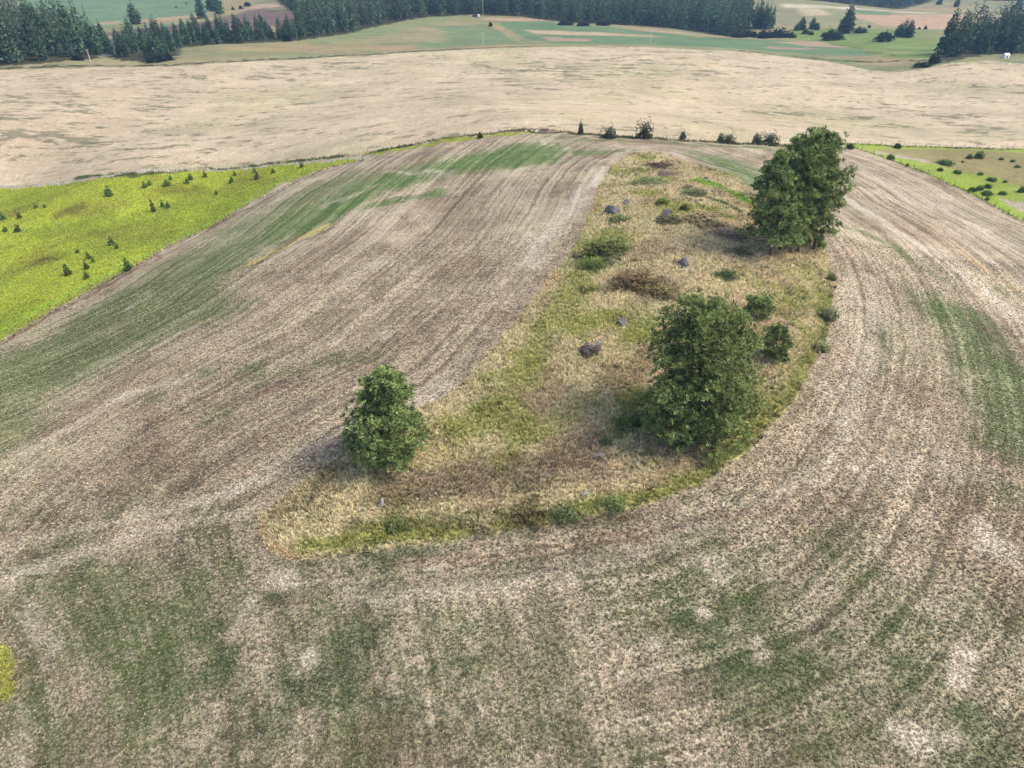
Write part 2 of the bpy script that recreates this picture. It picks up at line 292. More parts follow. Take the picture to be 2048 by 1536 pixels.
for pts, r, k in [([(1105,550),(1000,680),(890,800)],9,.9),([(520,1040),(530,1092),(590,1120)],10,.9),([(1195,385),(1165,460)],9,.8),([(1210,340),(1260,308)],8,.8),([(770,920),(700,900)],14,.7),([(1540,510),(1630,510)],16,.6),([(1670,560),(1668,620)],5,.8),([(1500,890),(1600,790)],5,.6),([(1650,540)],10,.6),([(870,860),(830,920)],14,.5)]:
    stroke(pts, r, A=(208,182,140), B=(168,142,104), D=.4, k=k * .7, only=[1], patch=.8)
for pts, r, k in [([(1450,500),(1560,560)],40,.6),([(1250,455),(1350,480)],30,.5),([(1330,400),(1300,420)],20,.6),([(1350,320),(1420,345)],16,.6),([(1480,540)],30,.4),([(1100,600),(1060,650)],14,.6),([(1500,590)],20,.5)]:
    stroke(pts, r, A=(216,198,164), B=(164,146,118), D=.3, k=k, only=[1], patch=.8)
mixin((d_mo > 0) * 1., (188,186,104), (132,132,66), .45)
# right meadow
mixin((reg == 4) * 1., (176,192,92), (136,158,76), .4)
stroke([(1790,300),(1950,320),(2080,335),(2300,350)], 26, A=(184,174,124), B=(148,140,98), D=.45, only=[4], k=.95)
poly([(1745,298),(1900,297),(2300,304),(2400,440),(2160,400),(2048,378),(1990,352),(1900,338),(1850,322),(1790,312)], (176,162,118), (142,130,92), .45, only=(4,), soft=2, rag=3, k=.9)
stroke([(1760,305),(1850,322)], 18, A=(200,184,168), B=(170,158,144), D=.3, only=[4])
stroke([(2020,405),(2100,430)], 18, A=(206,188,170), D=.3, only=[4])
stroke([(1690,291),(1800,330),(1900,362),(2040,425)], 8, A=(170,196,64), B=(130,160,50), D=.3, only=[4], k=.9)
stroke([(1900,296),(2100,302)], 4, A=(120,124,80), B=(90,98,60), D=.5, only=[4])
# strips along the wheat
stroke([(735,309),(850,290),(950,275),(1055,265)], 9, A=(178,186,84), B=(124,138,60), D=.35, hard=.7, patch=.2)
stroke([(740,306),(850,284),(950,269),(1050,259)], 4, A=(110,116,70), B=(78,88,48), D=.5, hard=.6, patch=.3)
stroke([(150,358),(280,349),(400,338),(560,324),(690,311)], 7, A=(116,128,80), B=(80,96,56), D=.5, hard=.4, patch=.5)
stroke([(-100,381),(0,374),(180,360),(400,340),(560,328),(700,318),(735,316)], 4.5, A=(204,196,176), B=(184,174,154), D=.3, hard=.7, patch=.1)
stroke([(1050,262),(1160,268),(1288,277),(1450,287),(1600,292),(1690,289)], 6.0, A=(108,112,68), B=(74,82,46), D=.5, hard=.5, patch=.4)
stroke([(1040,262),(1070,257),(1100,262)], 5, A=(160,138,120), B=(118,100,88), D=.5, k=.9)
stroke([(1690,288),(1850,294),(2048,299),(2400,310)], 2., A=(108,104,70), B=(84,84,54), D=.5, hard=.5)
# far land
mixin((reg == 5) * 1., (176,168,126), (136,140,104), .4)
mixin((reg == 5) * sm(-.1, .35, fbm(X * .4, Y, 34, 90, 5, .65)) * .8, (146,160,116), (112,134,92), .45)
mixin((reg == 5) * sm(.0, .35, fbm(X * .4, Y, 26, 91, 5, .65)) * .7, (202,168,130), (168,140,106), .4)
FG = dict(A=(136,158,118), B=(92,126,86), D=.45)
poly([(350,128),(345,104),(450,92),(560,88),(700,70),(860,38),(930,34),(960,44),(900,60),(700,96),(500,118)], (184,168,126), (140,142,104), .4, k=.5)
poly([(600,78),(760,52),(870,36),(920,40),(800,62),(640,90)], (150,166,118), (118,138,92), k=.7)
poly([(1000,36),(1080,38),(1130,48),(1250,57),(1400,74),(1560,80),(1680,92),(1760,108),(1735,112),(1480,98),(1200,88),(1120,88),(1020,60),(1000,50)], soft=3, rag=4, k=.97, **FG)
poly([(860,52),(980,50),(1040,78),(1090,88),(960,92),(820,98),(900,80)], k=.75, rag=14, **FG)
poly([(960,36),(1120,38),(1120,42),(1000,42)], (208,176,146), (180,152,126), .3, soft=3)
poly([(1050,60),(1180,64),(1300,71),(1340,75),(1180,71),(1075,68)], (206,184,152), (180,160,128), .3, soft=3, rag=4)
poly([(1085,74),(1190,78),(1170,83),(1100,82)], (196,166,142), (168,144,122), .3, soft=3, rag=5)
poly([(1290,57),(1440,70),(1500,76),(1440,74),(1290,62)], (202,186,156), soft=3, rag=4, k=.8)
poly([(1540,84),(1640,82),(1740,96),(1700,96),(1600,90)], (196,168,144), (160,142,120), .3, soft=3, rag=5)
poly([(1540,92),(1640,96),(1600,99),(1530,97)], (182,158,136), (152,136,114), .3, soft=3, rag=5)
poly([(30,-20),(440,-20),(445,14),(380,30),(250,44),(190,56),(120,60),(30,44)], (138,160,124), (108,136,100), .42, soft=6, rag=6)
poly([(190,44),(240,42),(240,47),(190,50)], (206,178,148), soft=3); poly([(290,38),(400,30),(430,24),(430,30),(320,42)], (206,184,152), soft=3, rag=5)
poly([(430,26),(470,22),(520,8),(620,-4),(640,30),(560,14),(500,20)], (204,178,150), (168,150,128), .35, soft=5)
poly([(440,34),(480,24),(530,16),(560,22),(600,30),(610,52),(540,52),(430,56)], (150,130,118), (114,98,92), .5, soft=5, rag=12)
poly([(200,68),(260,58),(340,52),(440,40),(440,60),(340,72),(240,80)], (138,118,118), (98,86,88), .5, soft=5, rag=10)
poly([(195,80),(245,76),(240,112),(195,112)], (124,122,128), (92,94,96), .5, soft=5, rag=8)
stroke([(980,48),(1000,58),(1030,78),(1050,88)], 3, A=(196,178,138), B=(160,150,110), D=.3, only=[5])
poly([(1500,5),(1560,0),(1900,24),(2100,20),(2100,62),(1780,58),(1600,50),(1540,40)], (170,166,122), (140,144,104), .4, soft=6)
poly([(1700,30),(1900,28),(2100,30),(2100,58),(1860,58),(1760,50)], (210,178,146), (186,158,128), .35, soft=6)
poly([(1560,8),(1700,14),(1790,22),(1900,26),(1840,27),(1700,20),(1640,16),(1570,16)], (218,206,176), (196,180,148), .3, soft=4)
poly([(1590,14),(1640,18),(1660,30),(1600,32)], (208,190,156), (176,160,126), .3, soft=4); poly([(1700,18),(1790,24),(1780,30),(1720,28)], (136,156,112), (104,130,84), soft=4)
poly([(1550,20),(1600,22),(1640,46),(1560,52)], (162,156,126), (128,128,100), soft=6, k=.7)
poly([(1580,60),(1700,54),(1790,60),(1880,62),(1880,118),(1760,116),(1740,104),(1660,86),(1570,76)], (150,166,100), (108,132,72), .42, soft=4, rag=6)
poly([(1770,92),(1880,96),(1880,99),(1780,95)], (170,196,130), soft=2, rag=2, k=.8); poly([(1760,100),(1830,104),(1820,108),(1770,106)], (196,190,146), soft=3, rag=5, k=.8)
poly([(1820,62),(1900,64),(1890,84),(1840,80)], (160,158,108), (120,128,80), soft=5, k=.8)
stroke([(1655,52),(1730,52),(1800,59),(1880,62)], 1.3, A=(84,96,64), B=(70,84,54), D=.5, only=[5], hard=.5, patch=.2)
stroke([(1640,84),(1700,92),(1745,106),(1800,112)], 2, A=(96,100,68), B=(76,84,54), D=.5, only=[5], hard=.4)
stroke([(1950,22),(2060,30)], 2, A=(110,108,84), B=(86,88,66), D=.5, only=[5])
poly([(1700,122),(1860,122),(1850,132),(1740,130)], (186,178,134), (150,148,106), .4, only=(5, 2), soft=4, k=.6)
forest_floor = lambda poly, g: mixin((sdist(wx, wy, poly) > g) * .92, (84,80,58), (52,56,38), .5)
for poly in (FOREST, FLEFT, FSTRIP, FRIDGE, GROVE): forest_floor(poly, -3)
stroke([(-200,142),(0,137),(180,131),(340,130),(600,116),(800,104),(960,96),(1060,93)], 7, A=(112,108,82), B=(82,82,60), D=.5, hard=.7, patch=.15, only=[2, 5])
stroke([(-200,139),(0,134),(180,129),(340,128),(600,114),(800,102),(960,94)], 2.4, A=(186,172,148), B=(164,152,130), D=.3, hard=.7, patch=.1, only=[2, 5])
stroke([(1480,101),(1650,119),(1740,124),(1850,120),(1900,118)], 4.5, A=(84,90,60), B=(66,72,48), D=.5, hard=.6, patch=.3)
DN = np.clip(DN + .06 * f2, .03, .97)

# rows: field worked in rounds about the knoll; wheat and far land along the slope
RD = np.where(reg <= 1, np.where(head, ARC, -d_is), 0.)
RD = np.where((reg == 2), Y * .8 + 24 * vnoise(X, Y, 160, 95), RD)
RD = np.where(reg == 3, X * .5 - Y * .5, RD)
RD = np.where(reg >= 4, Y * .7 + 20 * vnoise(X, Y, 200, 96), RD)
RS = np.choose(reg, [1., .0, .32, .0, .1, .4])
RS = np.where((reg == 0), np.where(head, .6, 1.) * sm(0, 3, -d_is) * (1. - .15 * sm(100, 140, Y)), RS)

# ------------------------------------------------------------------ materials
def new_mat(name):
    m = bpy.data.materials.new(name); m.use_nodes = True
    b = m.node_tree.nodes['Principled BSDF']; b.inputs['Specular IOR Level'].default_value = .15; b.inputs['Roughness'].default_value = .9
    return m, m.node_tree.nodes, m.node_tree.links, b
def N(nodes, t, **kw):
    n = nodes.new(t)
    for k, v in kw.items():
        if k.startswith('i_'):
            key = k[2:].replace('_', ' ')
            n.inputs[int(key) if key.isdigit() else key].default_value = v
        else: setattr(n, k, v)
    return n
def math_(nodes, links, op, a, b=None, c=None, clamp=False):
    n = nodes.new('ShaderNodeMath'); n.operation = op; n.use_clamp = clamp
    for i, v in enumerate((a, b, c)):
        if v is None: continue
        if isinstance(v, (int, float)): n.inputs[i].default_value = v
        else: links.new(v, n.inputs[i])
    return n.outputs[0]
def mixc(nodes, links, fac, a, b, mode='MIX'):
    n = nodes.new('ShaderNodeMix'); n.data_type = 'RGBA'; n.blend_type = mode
    for i, v in ((0, fac), (6, a), (7, b)):
        if isinstance(v, (int, float)): n.inputs[i].default_value = v
        elif isinstance(v, (tuple, list)): n.inputs[i].default_value = (*v, 1) if len(v) == 3 else v
        else: links.new(v, n.inputs[i])
    return n.outputs[2]
def ground_material():
    m, n, l, b = new_mat('ground_cover'); geo = N(n, 'ShaderNodeNewGeometry'); P_ = geo.outputs['Position']
    ca = N(n, 'ShaderNodeAttribute', attribute_name='ca').outputs['Color']; cb = N(n, 'ShaderNodeAttribute', attribute_name='cb').outputs['Color']
    pr = N(n, 'ShaderNodeAttribute', attribute_name='par'); sp = N(n, 'ShaderNodeSeparateColor'); l.new(pr.outputs['Vector'], sp.inputs[0])
    dens, rowd, rows = sp.outputs[0], sp.outputs[1], sp.outputs[2]
    M = lambda op, a, b=None, c=None, clamp=False: math_(n, l, op, a, b, c, clamp)
    def noise(scale, detail=2, rough=.6, vec=P_):
        q = N(n, 'ShaderNodeTexNoise', i_Scale=scale, i_Detail=detail, i_Roughness=rough); l.new(vec, q.inputs['Vector']); return q.outputs[0]
    # rows
    sx = N(n, 'ShaderNodeSeparateXYZ'); l.new(P_, sx.inputs[0])
    cv = N(n, 'ShaderNodeCombineXYZ'); l.new(M('MULTIPLY', rowd, 1.1), cv.inputs[0]); l.new(M('MULTIPLY', sx.outputs[0], .014), cv.inputs[1]); l.new(M('MULTIPLY', sx.outputs[1], .014), cv.inputs[2])
    rn = noise(1., 3, .6, cv.outputs[0])
    cv2 = N(n, 'ShaderNodeCombineXYZ'); l.new(M('MULTIPLY', rowd, .3), cv2.inputs[0]); l.new(M('MULTIPLY', sx.outputs[0], .02), cv2.inputs[1]); l.new(M('MULTIPLY', sx.outputs[1], .02), cv2.inputs[2])
    rn2 = noise(1., 3, .6, cv2.outputs[0])
    row = M('MULTIPLY', M('ADD', M('MULTIPLY', M('SUBTRACT', rn, .5), 1.45), M('MULTIPLY', M('SUBTRACT', rn2, .5), .55)), rows)
    n1 = noise(4.2, 4, .72); n2 = noise(.6, 4, .7); n3 = noise(9., 2, .7)
    tr_ = M('ABSOLUTE', M('SUBTRACT', M('ABSOLUTE', M('SUBTRACT', M('MULTIPLY', M('FRACT', M('DIVIDE', rowd, 8.5)), 8.5), 4.25)), .95))
    rut = M('MULTIPLY', M('MULTIPLY', M('SUBTRACT', 1., M('DIVIDE', tr_, .33), None, True), M('MULTIPLY_ADD', n2, 2.6, -.75, True)), rows)
    v = M('ADD', M('ADD', M('MULTIPLY', M('SUBTRACT', n1, .5), 1.15), M('MULTIPLY', M('SUBTRACT', n2, .5), .8)), M('ADD', M('MULTIPLY', row, 1.15), .5))
    # fac = how far density beats the noise
    fac = M('MULTIPLY_ADD', M('SUBTRACT', dens, v), 2.1, .5, True)
    c = mixc(n, l, fac, ca, cb)
    # pale crowns of single clumps
    vo = N(n, 'ShaderNodeTexVoronoi', i_Scale=4.4); l.new(P_, vo.inputs['Vector'])
    vs_ = N(n, 'ShaderNodeSeparateColor'); l.new(vo.outputs['Color'], vs_.inputs[0])
    clump = M('MULTIPLY_ADD', vo.outputs['Distance'], -1.1, 1.42)
    rndv = M('MULTIPLY_ADD', vs_.outputs[0], .5, .75)
    br = M('MULTIPLY', clump, rndv)
    br = M('MULTIPLY', br, M('MULTIPLY_ADD', n3, 1.0, .5))
    br = M('MULTIPLY', br, M('MULTIPLY_ADD', row, .42, 1.))
    br = M('MULTIPLY', br, M('MULTIPLY_ADD', rut, -.34, 1.))
    br = M('MULTIPLY', br, M('MULTIPLY_ADD', noise(.22, 4, .75), .5, .75))
    br = M('MULTIPLY', br, M('MULTIPLY_ADD', noise(.035, 5, .7), .9, .55))
    c = mixc(n, l, 1., c, N_rgb(n, l, br), 'MULTIPLY')
    # slight tint wander
    tn = N(n, 'ShaderNodeTexNoise', i_Scale=1.3, i_Detail=3.); l.new(P_, tn.inputs['Vector'])
    hs = N(n, 'ShaderNodeHueSaturation'); l.new(c, hs.inputs['Color']); l.new(M('MULTIPLY_ADD', M('SUBTRACT', tn.outputs[0], .5), .09, .5), hs.inputs['Hue']); l.new(M('MULTIPLY_ADD', n2, .5, .78), hs.inputs['Saturation'])
    l.new(hs.outputs[0], b.inputs['Base Color'])
    bp = N(n, 'ShaderNodeBump', i_Strength=.55, i_Distance=.16); l.new(M('ADD', M('MULTIPLY', n1, 1.), M('ADD', M('MULTIPLY', clump, .35), M('MULTIPLY', M('SUBTRACT', row, rut), .35))), bp.inputs['Height']); l.new(bp.outputs[0], b.inputs['Normal'])
    b.inputs['Specular IOR Level'].default_value = .05
    return m
def N_rgb(n, l, val):
    q = n.new('ShaderNodeCombineColor')
    for i in range(3): l.new(val, q.inputs[i])
    return q.outputs[0]
GROUND = ground_material()

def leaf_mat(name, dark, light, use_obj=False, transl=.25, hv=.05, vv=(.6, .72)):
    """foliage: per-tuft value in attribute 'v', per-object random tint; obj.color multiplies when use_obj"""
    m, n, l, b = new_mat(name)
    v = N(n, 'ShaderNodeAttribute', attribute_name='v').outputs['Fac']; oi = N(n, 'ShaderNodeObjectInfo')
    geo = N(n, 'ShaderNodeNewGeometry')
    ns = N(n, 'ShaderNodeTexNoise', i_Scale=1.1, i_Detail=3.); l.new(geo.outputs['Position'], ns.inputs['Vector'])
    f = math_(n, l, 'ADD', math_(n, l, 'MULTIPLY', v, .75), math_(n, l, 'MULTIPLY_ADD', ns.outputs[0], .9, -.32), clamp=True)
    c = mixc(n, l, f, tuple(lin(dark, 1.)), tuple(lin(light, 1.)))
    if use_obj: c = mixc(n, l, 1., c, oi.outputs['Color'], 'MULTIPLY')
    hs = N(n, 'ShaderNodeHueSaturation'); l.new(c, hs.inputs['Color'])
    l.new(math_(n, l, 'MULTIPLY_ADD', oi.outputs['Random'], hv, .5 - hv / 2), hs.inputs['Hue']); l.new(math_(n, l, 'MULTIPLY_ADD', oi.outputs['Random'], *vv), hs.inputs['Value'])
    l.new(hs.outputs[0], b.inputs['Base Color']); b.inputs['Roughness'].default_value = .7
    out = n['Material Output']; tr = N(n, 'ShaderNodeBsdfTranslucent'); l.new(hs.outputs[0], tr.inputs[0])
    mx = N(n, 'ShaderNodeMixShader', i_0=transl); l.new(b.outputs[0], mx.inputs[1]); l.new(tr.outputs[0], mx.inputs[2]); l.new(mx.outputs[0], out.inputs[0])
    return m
def grain_mat(name, c1, c2, scale=4., bump=.4, rough=.9, stretch=(1, 1, 1)):
    m, n, l, b = new_mat(name); tc = N(n, 'ShaderNodeTexCoord'); mp = N(n, 'ShaderNodeMapping'); mp.inputs['Scale'].default_value = stretch
    l.new(tc.outputs['Object'], mp.inputs[0]); ns = N(n, 'ShaderNodeTexNoise', i_Scale=scale, i_Detail=6., i_Roughness=.7); l.new(mp.outputs[0], ns.inputs['Vector'])
    f = math_(n, l, 'MULTIPLY_ADD', ns.outputs[0], 2.4, -.7, True)
    l.new(mixc(n, l, f, tuple(lin(c1, 1.)), tuple(lin(c2, 1.))), b.inputs['Base Color']); b.inputs['Roughness'].default_value = rough
    bp = N(n, 'ShaderNodeBump', i_Strength=bump, i_Distance=.05); l.new(ns.outputs[0], bp.inputs['Height']); l.new(bp.outputs[0], b.inputs['Normal'])
    return m
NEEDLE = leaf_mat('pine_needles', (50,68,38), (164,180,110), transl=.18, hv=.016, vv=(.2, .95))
SAPN = leaf_mat('sapling_needles', (50,66,36), (118,138,76))
FARN = leaf_mat('far_needles', (28,44,38), (98,122,88), transl=.08)
BUSH = leaf_mat('bush_leaves', (255,255,255), (255,255,255), use_obj=True)
def bush_mat():
    m = leaf_mat('shrub_leaves', (120,120,120), (255,255,255), use_obj=True); return m
BUSH = bush_mat()
BARK = grain_mat('bark', (74,58,46), (132,112,96), 6, .6, stretch=(1, 1, .25))
DEADW = grain_mat('dead_wood', (96,94,92), (164,160,154), 9, .4, stretch=(1, 1, .3))
ROCK = grain_mat('basalt', (58,58,62), (122,120,120), 3.5, .9)
PALEROCK = grain_mat('pale_stone', (150,142,128), (214,206,190), 5, .7)
POSTM = grain_mat('weathered_post', (84,74,64), (128,116,102), 8, .4, stretch=(1, 1, .2))
POLEM = grain_mat('pale_pole', (186,176,160), (224,218,206), 3, .2, stretch=(1, 1, .1))
WHITEM = grain_mat('white_paint', (214,214,218), (238,238,240), 2, .1)
DARKM = grain_mat('dark_roof', (66,50,46), (96,76,68), 4, .3)
WIREM = grain_mat('wire', (110,110,110), (150,150,150), 4, .1)
COWM = grain_mat('cow_hide', (22,20,20), (48,42,40), 3, .1)

# ------------------------------------------------------------------ mesh helpers
def tag(o, label=None, cat=None, group=None, kind=None):
    for k, v in (('label', label), ('category', cat), ('group', group), ('kind', kind)):
        if v: o[k] = v
    return o
def link(o, parent=None):
    col.objects.link(o)
    if parent is not None: o.parent = parent
    return o
def npmesh(name, V, Fc, mat, v=None, smooth=False):
    """V (n,3), Fc (m,k) with k = 3 or 4, v = one value per vertex"""
    V = np.asarray(V, np.float32); Fc = np.asarray(Fc, np.int32); k = Fc.shape[1]
    me = bpy.data.meshes.new(name); me.vertices.add(len(V)); me.vertices.foreach_set('co', V.ravel())
    me.loops.add(Fc.size); me.loops.foreach_set('vertex_index', Fc.ravel()); me.polygons.add(len(Fc))
    me.polygons.foreach_set('loop_start', np.arange(0, Fc.size, k, dtype=np.int32))
    me.polygons.foreach_set('use_smooth', np.full(len(Fc), smooth))
    me.update(calc_edges=True)
    if v is not None:
        at_ = me.attributes.new('v', 'FLOAT', 'POINT'); at_.data.foreach_set('value', np.asarray(v, np.float32))
    if mat: me.materials.append(mat)
    return me
def thing(name, loc, label=None, cat=None, group=None, rz=0):
    o = bpy.data.objects.new(name, None); o.empty_display_size = .3; link(o); o.location = loc; o.rotation_euler = (0, 0, rz)
    return tag(o, label, cat, group)
def child(name, me, parent): return link(bpy.data.objects.new(name, me), parent)
def copy_tree(o, parent=None):
    c = o.copy(); link(c)
    if parent is not None: c.parent = parent
    for ch in list(o.children): copy_tree(ch, c)
    return c
def tube(pts, rad, sides=5):
    """tapered tube; returns V, F(quads)"""
    pts = [np.array(p, float) for p in pts]; V = []; Fq = []
    for i, p in enumerate(pts):
        d = pts[min(i + 1, len(pts) - 1)] - pts[max(i - 1, 0)]; d /= np.linalg.norm(d) + 1e-9
        up = np.array([0, 0, 1.]) if abs(d[2]) < .9 else np.array([1., 0, 0])
        a = np.cross(d, up); a /= np.linalg.norm(a); b = np.cross(d, a)
        for k in range(sides):
            t = 2 * math.pi * k / sides; V.append(p + rad[i] * (math.cos(t) * a + math.sin(t) * b))
    for i in range(len(pts) - 1):
        for k in range(sides):
            a0 = i * sides + k; a1 = i * sides + (k + 1) % sides; Fq.append((a0, a1, a1 + sides, a0 + sides))
    n = len(pts); c = (n - 1) * sides
    Fq.append(tuple(c + min(k, sides - 1) for k in range(4)) if sides >= 4 else (c, c + 1, c + 2, c + 2))
    return np.array(V), np.array(Fq)
def join(parts):
    Vs = []; Fs = []; o = 0
    for V, Fq in parts: Vs.append(V); Fs.append(Fq + o); o += len(V)
    return np.vstack(Vs), np.vstack(Fs)
def box(cx, cy, cz, sx, sy, sz):
    V = np.array([(cx + sx * a, cy + sy * b, cz + sz * c) for a in (-.5, .5) for b in (-.5, .5) for c in (-.5, .5)])
    return V, np.array([(0,1,3,2),(4,6,7,5),(0,4,5,1),(2,3,7,6),(0,2,6,4),(1,5,7,3)])

def tufts(C, D, size, k=9, up=.35, wid=.3, seed=1, vv=None, sizes=None):
    """needle tufts at centres C with outward directions D: k blades each, as triangles"""
    r = np.random.RandomState(seed); n = len(C)
    dirs = r.normal(size=(n, k, 3)); dirs /= np.linalg.norm(dirs, axis=2, keepdims=True)
    dirs = dirs + D[:, None] * .75 + np.array([0, 0, up]); dirs /= np.linalg.norm(dirs, axis=2, keepdims=True)
    L = size * r.uniform(.65, 1.25, (n, k, 1))
    if sizes is not None: L = L * sizes[:, None, None]
    side = np.cross(dirs, r.normal(size=(n, k, 3))); side /= np.linalg.norm(side, axis=2, keepdims=True) + 1e-9
    base = C[:, None] + dirs * L * .08
    tip = C[:, None] + dirs * L
    mid = C[:, None] + dirs * L * .6
    w = L * wid * .5
    V = np.stack([base, mid + side * w, tip, mid - side * w], 2).reshape(-1, 3)
    m = n * k; Fq = np.arange(m * 4).reshape(m, 4)
    if vv is None: vv = r.uniform(0, 1, n)
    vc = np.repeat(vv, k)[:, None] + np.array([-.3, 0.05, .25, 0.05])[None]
    return V, Fq, vc.ravel()

def pine(name, base, top, width, label, cat='pine tree', group=None, crown0=.12, ntuft=1600, nb=70, shape='cone', tsize=.42, seed=1, trunk_r=None, fill=.55, k=9, low=0., dead=0):
    """a pine with tapered trunk, limbs that carry twigs, and needle tufts at the twigs"""
    r = np.random.RandomState(seed); ax = np.array(top - base); Ht = np.linalg.norm(ax)
    root = thing(name, base, label, cat, group)
    tr = trunk_r or Ht * .018
    tp = [ax * s + np.array([.12 * math.sin(s * 5 + seed), .12 * math.cos(s * 4 + seed), 0]) * s * (1 - s) * 4 for s in np.linspace(0, 1, 9)]; tp[0] = tp[0] - np.array([0, 0, .4])
    trad = [tr * (1.35 if i == 0 else 1) * (1 - .93 * i / 8) for i in range(9)]
    V, Fq = tube(tp, trad, 8); child('trunk', npmesh('trunk', V, Fq, BARK, smooth=True), root)
    def prof(s):      # crown half width at crown fraction s (0 bottom, 1 top)
        if shape == 'cone': return (1 - s) ** .75 * (1 - .25 * max(0, .15 - s) / .15) + .06
        if shape == 'dome': return (1 - s ** 2.1) ** .6 * (.86 + .14 * math.sin(s * 7)) + .03
        if shape == 'oval': return (max(0, 1 - abs(2 * s - .75) ** 2.1 / 1.35)) ** .5 * (1 - .2 * s) + .03
        if shape == 'column': return min(1, (1 - s) * 4.2 + .22) ** .6 * (.72 + .28 * math.sin(min(s, 1) * 2.6)) * min(1, .55 + s * 2)
        return 1 - s * .7
    limbs = []; C = []; D = []; sz = []
    per = ntuft * 1.2 / nb
    for i in range(nb):
        s = (i + r.uniform(0, 1)) / nb; s = s ** .9
        az = i * 2.39996 + r.uniform(-.45, .45); L = width * .5 * prof(s) * r.choice([r.uniform(.88, 1.2), r.uniform(.5, .92)], p=[.6, .4]); h = crown0 + (1 - crown0) * s * .97
        o = np.array([np.interp(h, np.linspace(0, 1, 9), [p[j] for p in tp]) for j in range(3)])
        dr = np.array([math.cos(az), math.sin(az), 0]); rise = (-.22 + .62 * s + r.uniform(-.1, .1)) * L
        pts = [o + dr * L * t + np.array([0, 0, rise * t + .18 * L * t * t - .1 * L * math.sin(t * 3)]) for t in np.linspace(0, 1, 5)]
        rb = max(.018, .022 * L); limbs.append(tube(pts, [rb * 1.4, rb, rb * .7, rb * .45, rb * .25], 4))
        nt = max(3, int(per * (.35 + prof(s)) * .95)); side = np.array([-dr[1], dr[0], 0])
        for j in range(nt):
            t = 1 - (1 - fill * .2) * r.uniform(0, 1) ** 1.7 * (.78 if L > 1 else .9)
            sp = L * .30 * (1.15 - .6 * t) + .12
            p = pts[0] + (pts[-1] - pts[0]) * t + np.array([0, 0, .12 * L * t * t]) + side * r.normal() * sp * .8 + dr * r.normal() * .1 * L + np.array([0, 0, abs(r.normal()) * .10 * L + r.normal() * .14])
            C.append(p); dd = dr * .8 + side * r.normal() * .5 + np.array([0, 0, .45]); D.append(dd / np.linalg.norm(dd)); sz.append(r.uniform(.75, 1.2))
    for j in range(int(per * 1.3)):   # leader
        C.append(ax * r.uniform(.93, 1.0) + r.normal(size=3) * .14 * np.array([1, 1, .6])); D.append(np.array([0, 0, 1.])); sz.append(.9)
    for j in range(dead):             # bare limbs showing pale in the gaps
        az = r.uniform(0, 6.3); h = r.uniform(.1, .75); L = width * .5 * r.uniform(.6, .95); o = ax * h; dr = np.array([math.cos(az), math.sin(az), 0])
        pts = [o + dr * L * t + np.array([0, 0, L * (.1 * t + .25 * t * t)]) + r.normal(size=3) * .12 * t for t in np.linspace(0, 1, 5)]
        limbs.append(tube(pts, [.07, .055, .045, .03, .015], 4))
    V, Fq = join(limbs); child('limbs', npmesh('limbs', V, Fq, BARK), root)
    C = np.array(C); D = np.array(D)
    vv = np.clip(r.uniform(-.1, 1.0, len(C)) + .3 * vnoise(C[:, 0] * 3 + C[:, 2], C[:, 1] * 3 - C[:, 2], 2.2, seed), 0, 1)
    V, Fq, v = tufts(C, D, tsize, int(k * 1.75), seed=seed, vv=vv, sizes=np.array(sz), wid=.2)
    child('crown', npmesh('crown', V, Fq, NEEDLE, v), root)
    return root

def far_conifer_mesh(name, h, w, levels, per, seed, mat=FARN, crown0=.1, lean=0, full=1.0, tk=1.):
    """branch fans and tufts round a stem: reads as a tree at some tens of pixels"""
    r = np.random.RandomState(seed); C = []; D = []; S = []
    for i in range(levels):
        s = (i + r.uniform(0, .9)) / levels; z = h * (crown0 + (1 - crown0) * s)
        R = w * .5 * ((1 - s) ** .72 * (1 - .45 * math.exp(-((s) / .12) ** 2)) * full + .04) * r.uniform(.75, 1.2)
        for j in range(max(3, int(per * (1 - .6 * s)))):
            az = r.uniform(0, 6.283); q = R * (r.uniform(.35, 1.05))
            C.append((math.cos(az) * q, math.sin(az) * q, z - .12 * q + r.normal() * .12)); d = np.array([math.cos(az), math.sin(az), -.1]); D.append(d / np.linalg.norm(d)); S.append(.55 + .7 * (1 - s))
    C.append((0, 0, h * .985)); D.append(np.array([0, 0, 1.])); S.append(.7)
    C = np.array(C); D = np.array(D)
    V, Fq, v = tufts(C, D, w * .19 * tk, 4, up=.05, wid=.6, seed=seed, sizes=np.array(S))
    TV, TF = tube([(0, 0, -.02 * h), (0, 0, .5 * h), (0, 0, h * .99)], [.014 * h, .010 * h, .004 * h], 5); nq = len(Fq)
    me = npmesh(name, np.vstack([V, TV]), np.vstack([Fq, TF + len(V)]), mat, np.append(v, np.zeros(len(TV)))); me.materials.append(BARK)
    me.polygons.foreach_set('material_index', np.append(np.zeros(nq), np.ones(len(TF))).astype(np.int32)); return me
def bush_mesh(name, w, d, h, n, tsize, seed, k=6, lump=.35, open_=0.):
    r = np.random.RandomState(seed); q = r.normal(size=(n, 3)); q /= np.linalg.norm(q, axis=1, keepdims=True); q[:, 2] = np.abs(q[:, 2])
    az = np.arctan2(q[:, 1], q[:, 0]); lum = 1 + lump * np.sin(az * 3 + seed) * .5 + lump * .6 * np.sin(az * 5 + seed * 2 + q[:, 2] * 4)
    rad = r.uniform(.25 + .1 * open_, 1, n) ** .45 * lum
    C = q * rad[:, None] * np.array([w / 2, d / 2, h * .88]); C[:, 2] += .04
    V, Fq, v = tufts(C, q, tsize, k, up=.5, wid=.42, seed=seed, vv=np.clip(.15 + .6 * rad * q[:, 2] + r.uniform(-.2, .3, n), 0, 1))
    return npmesh(name, V, Fq, BUSH, v)

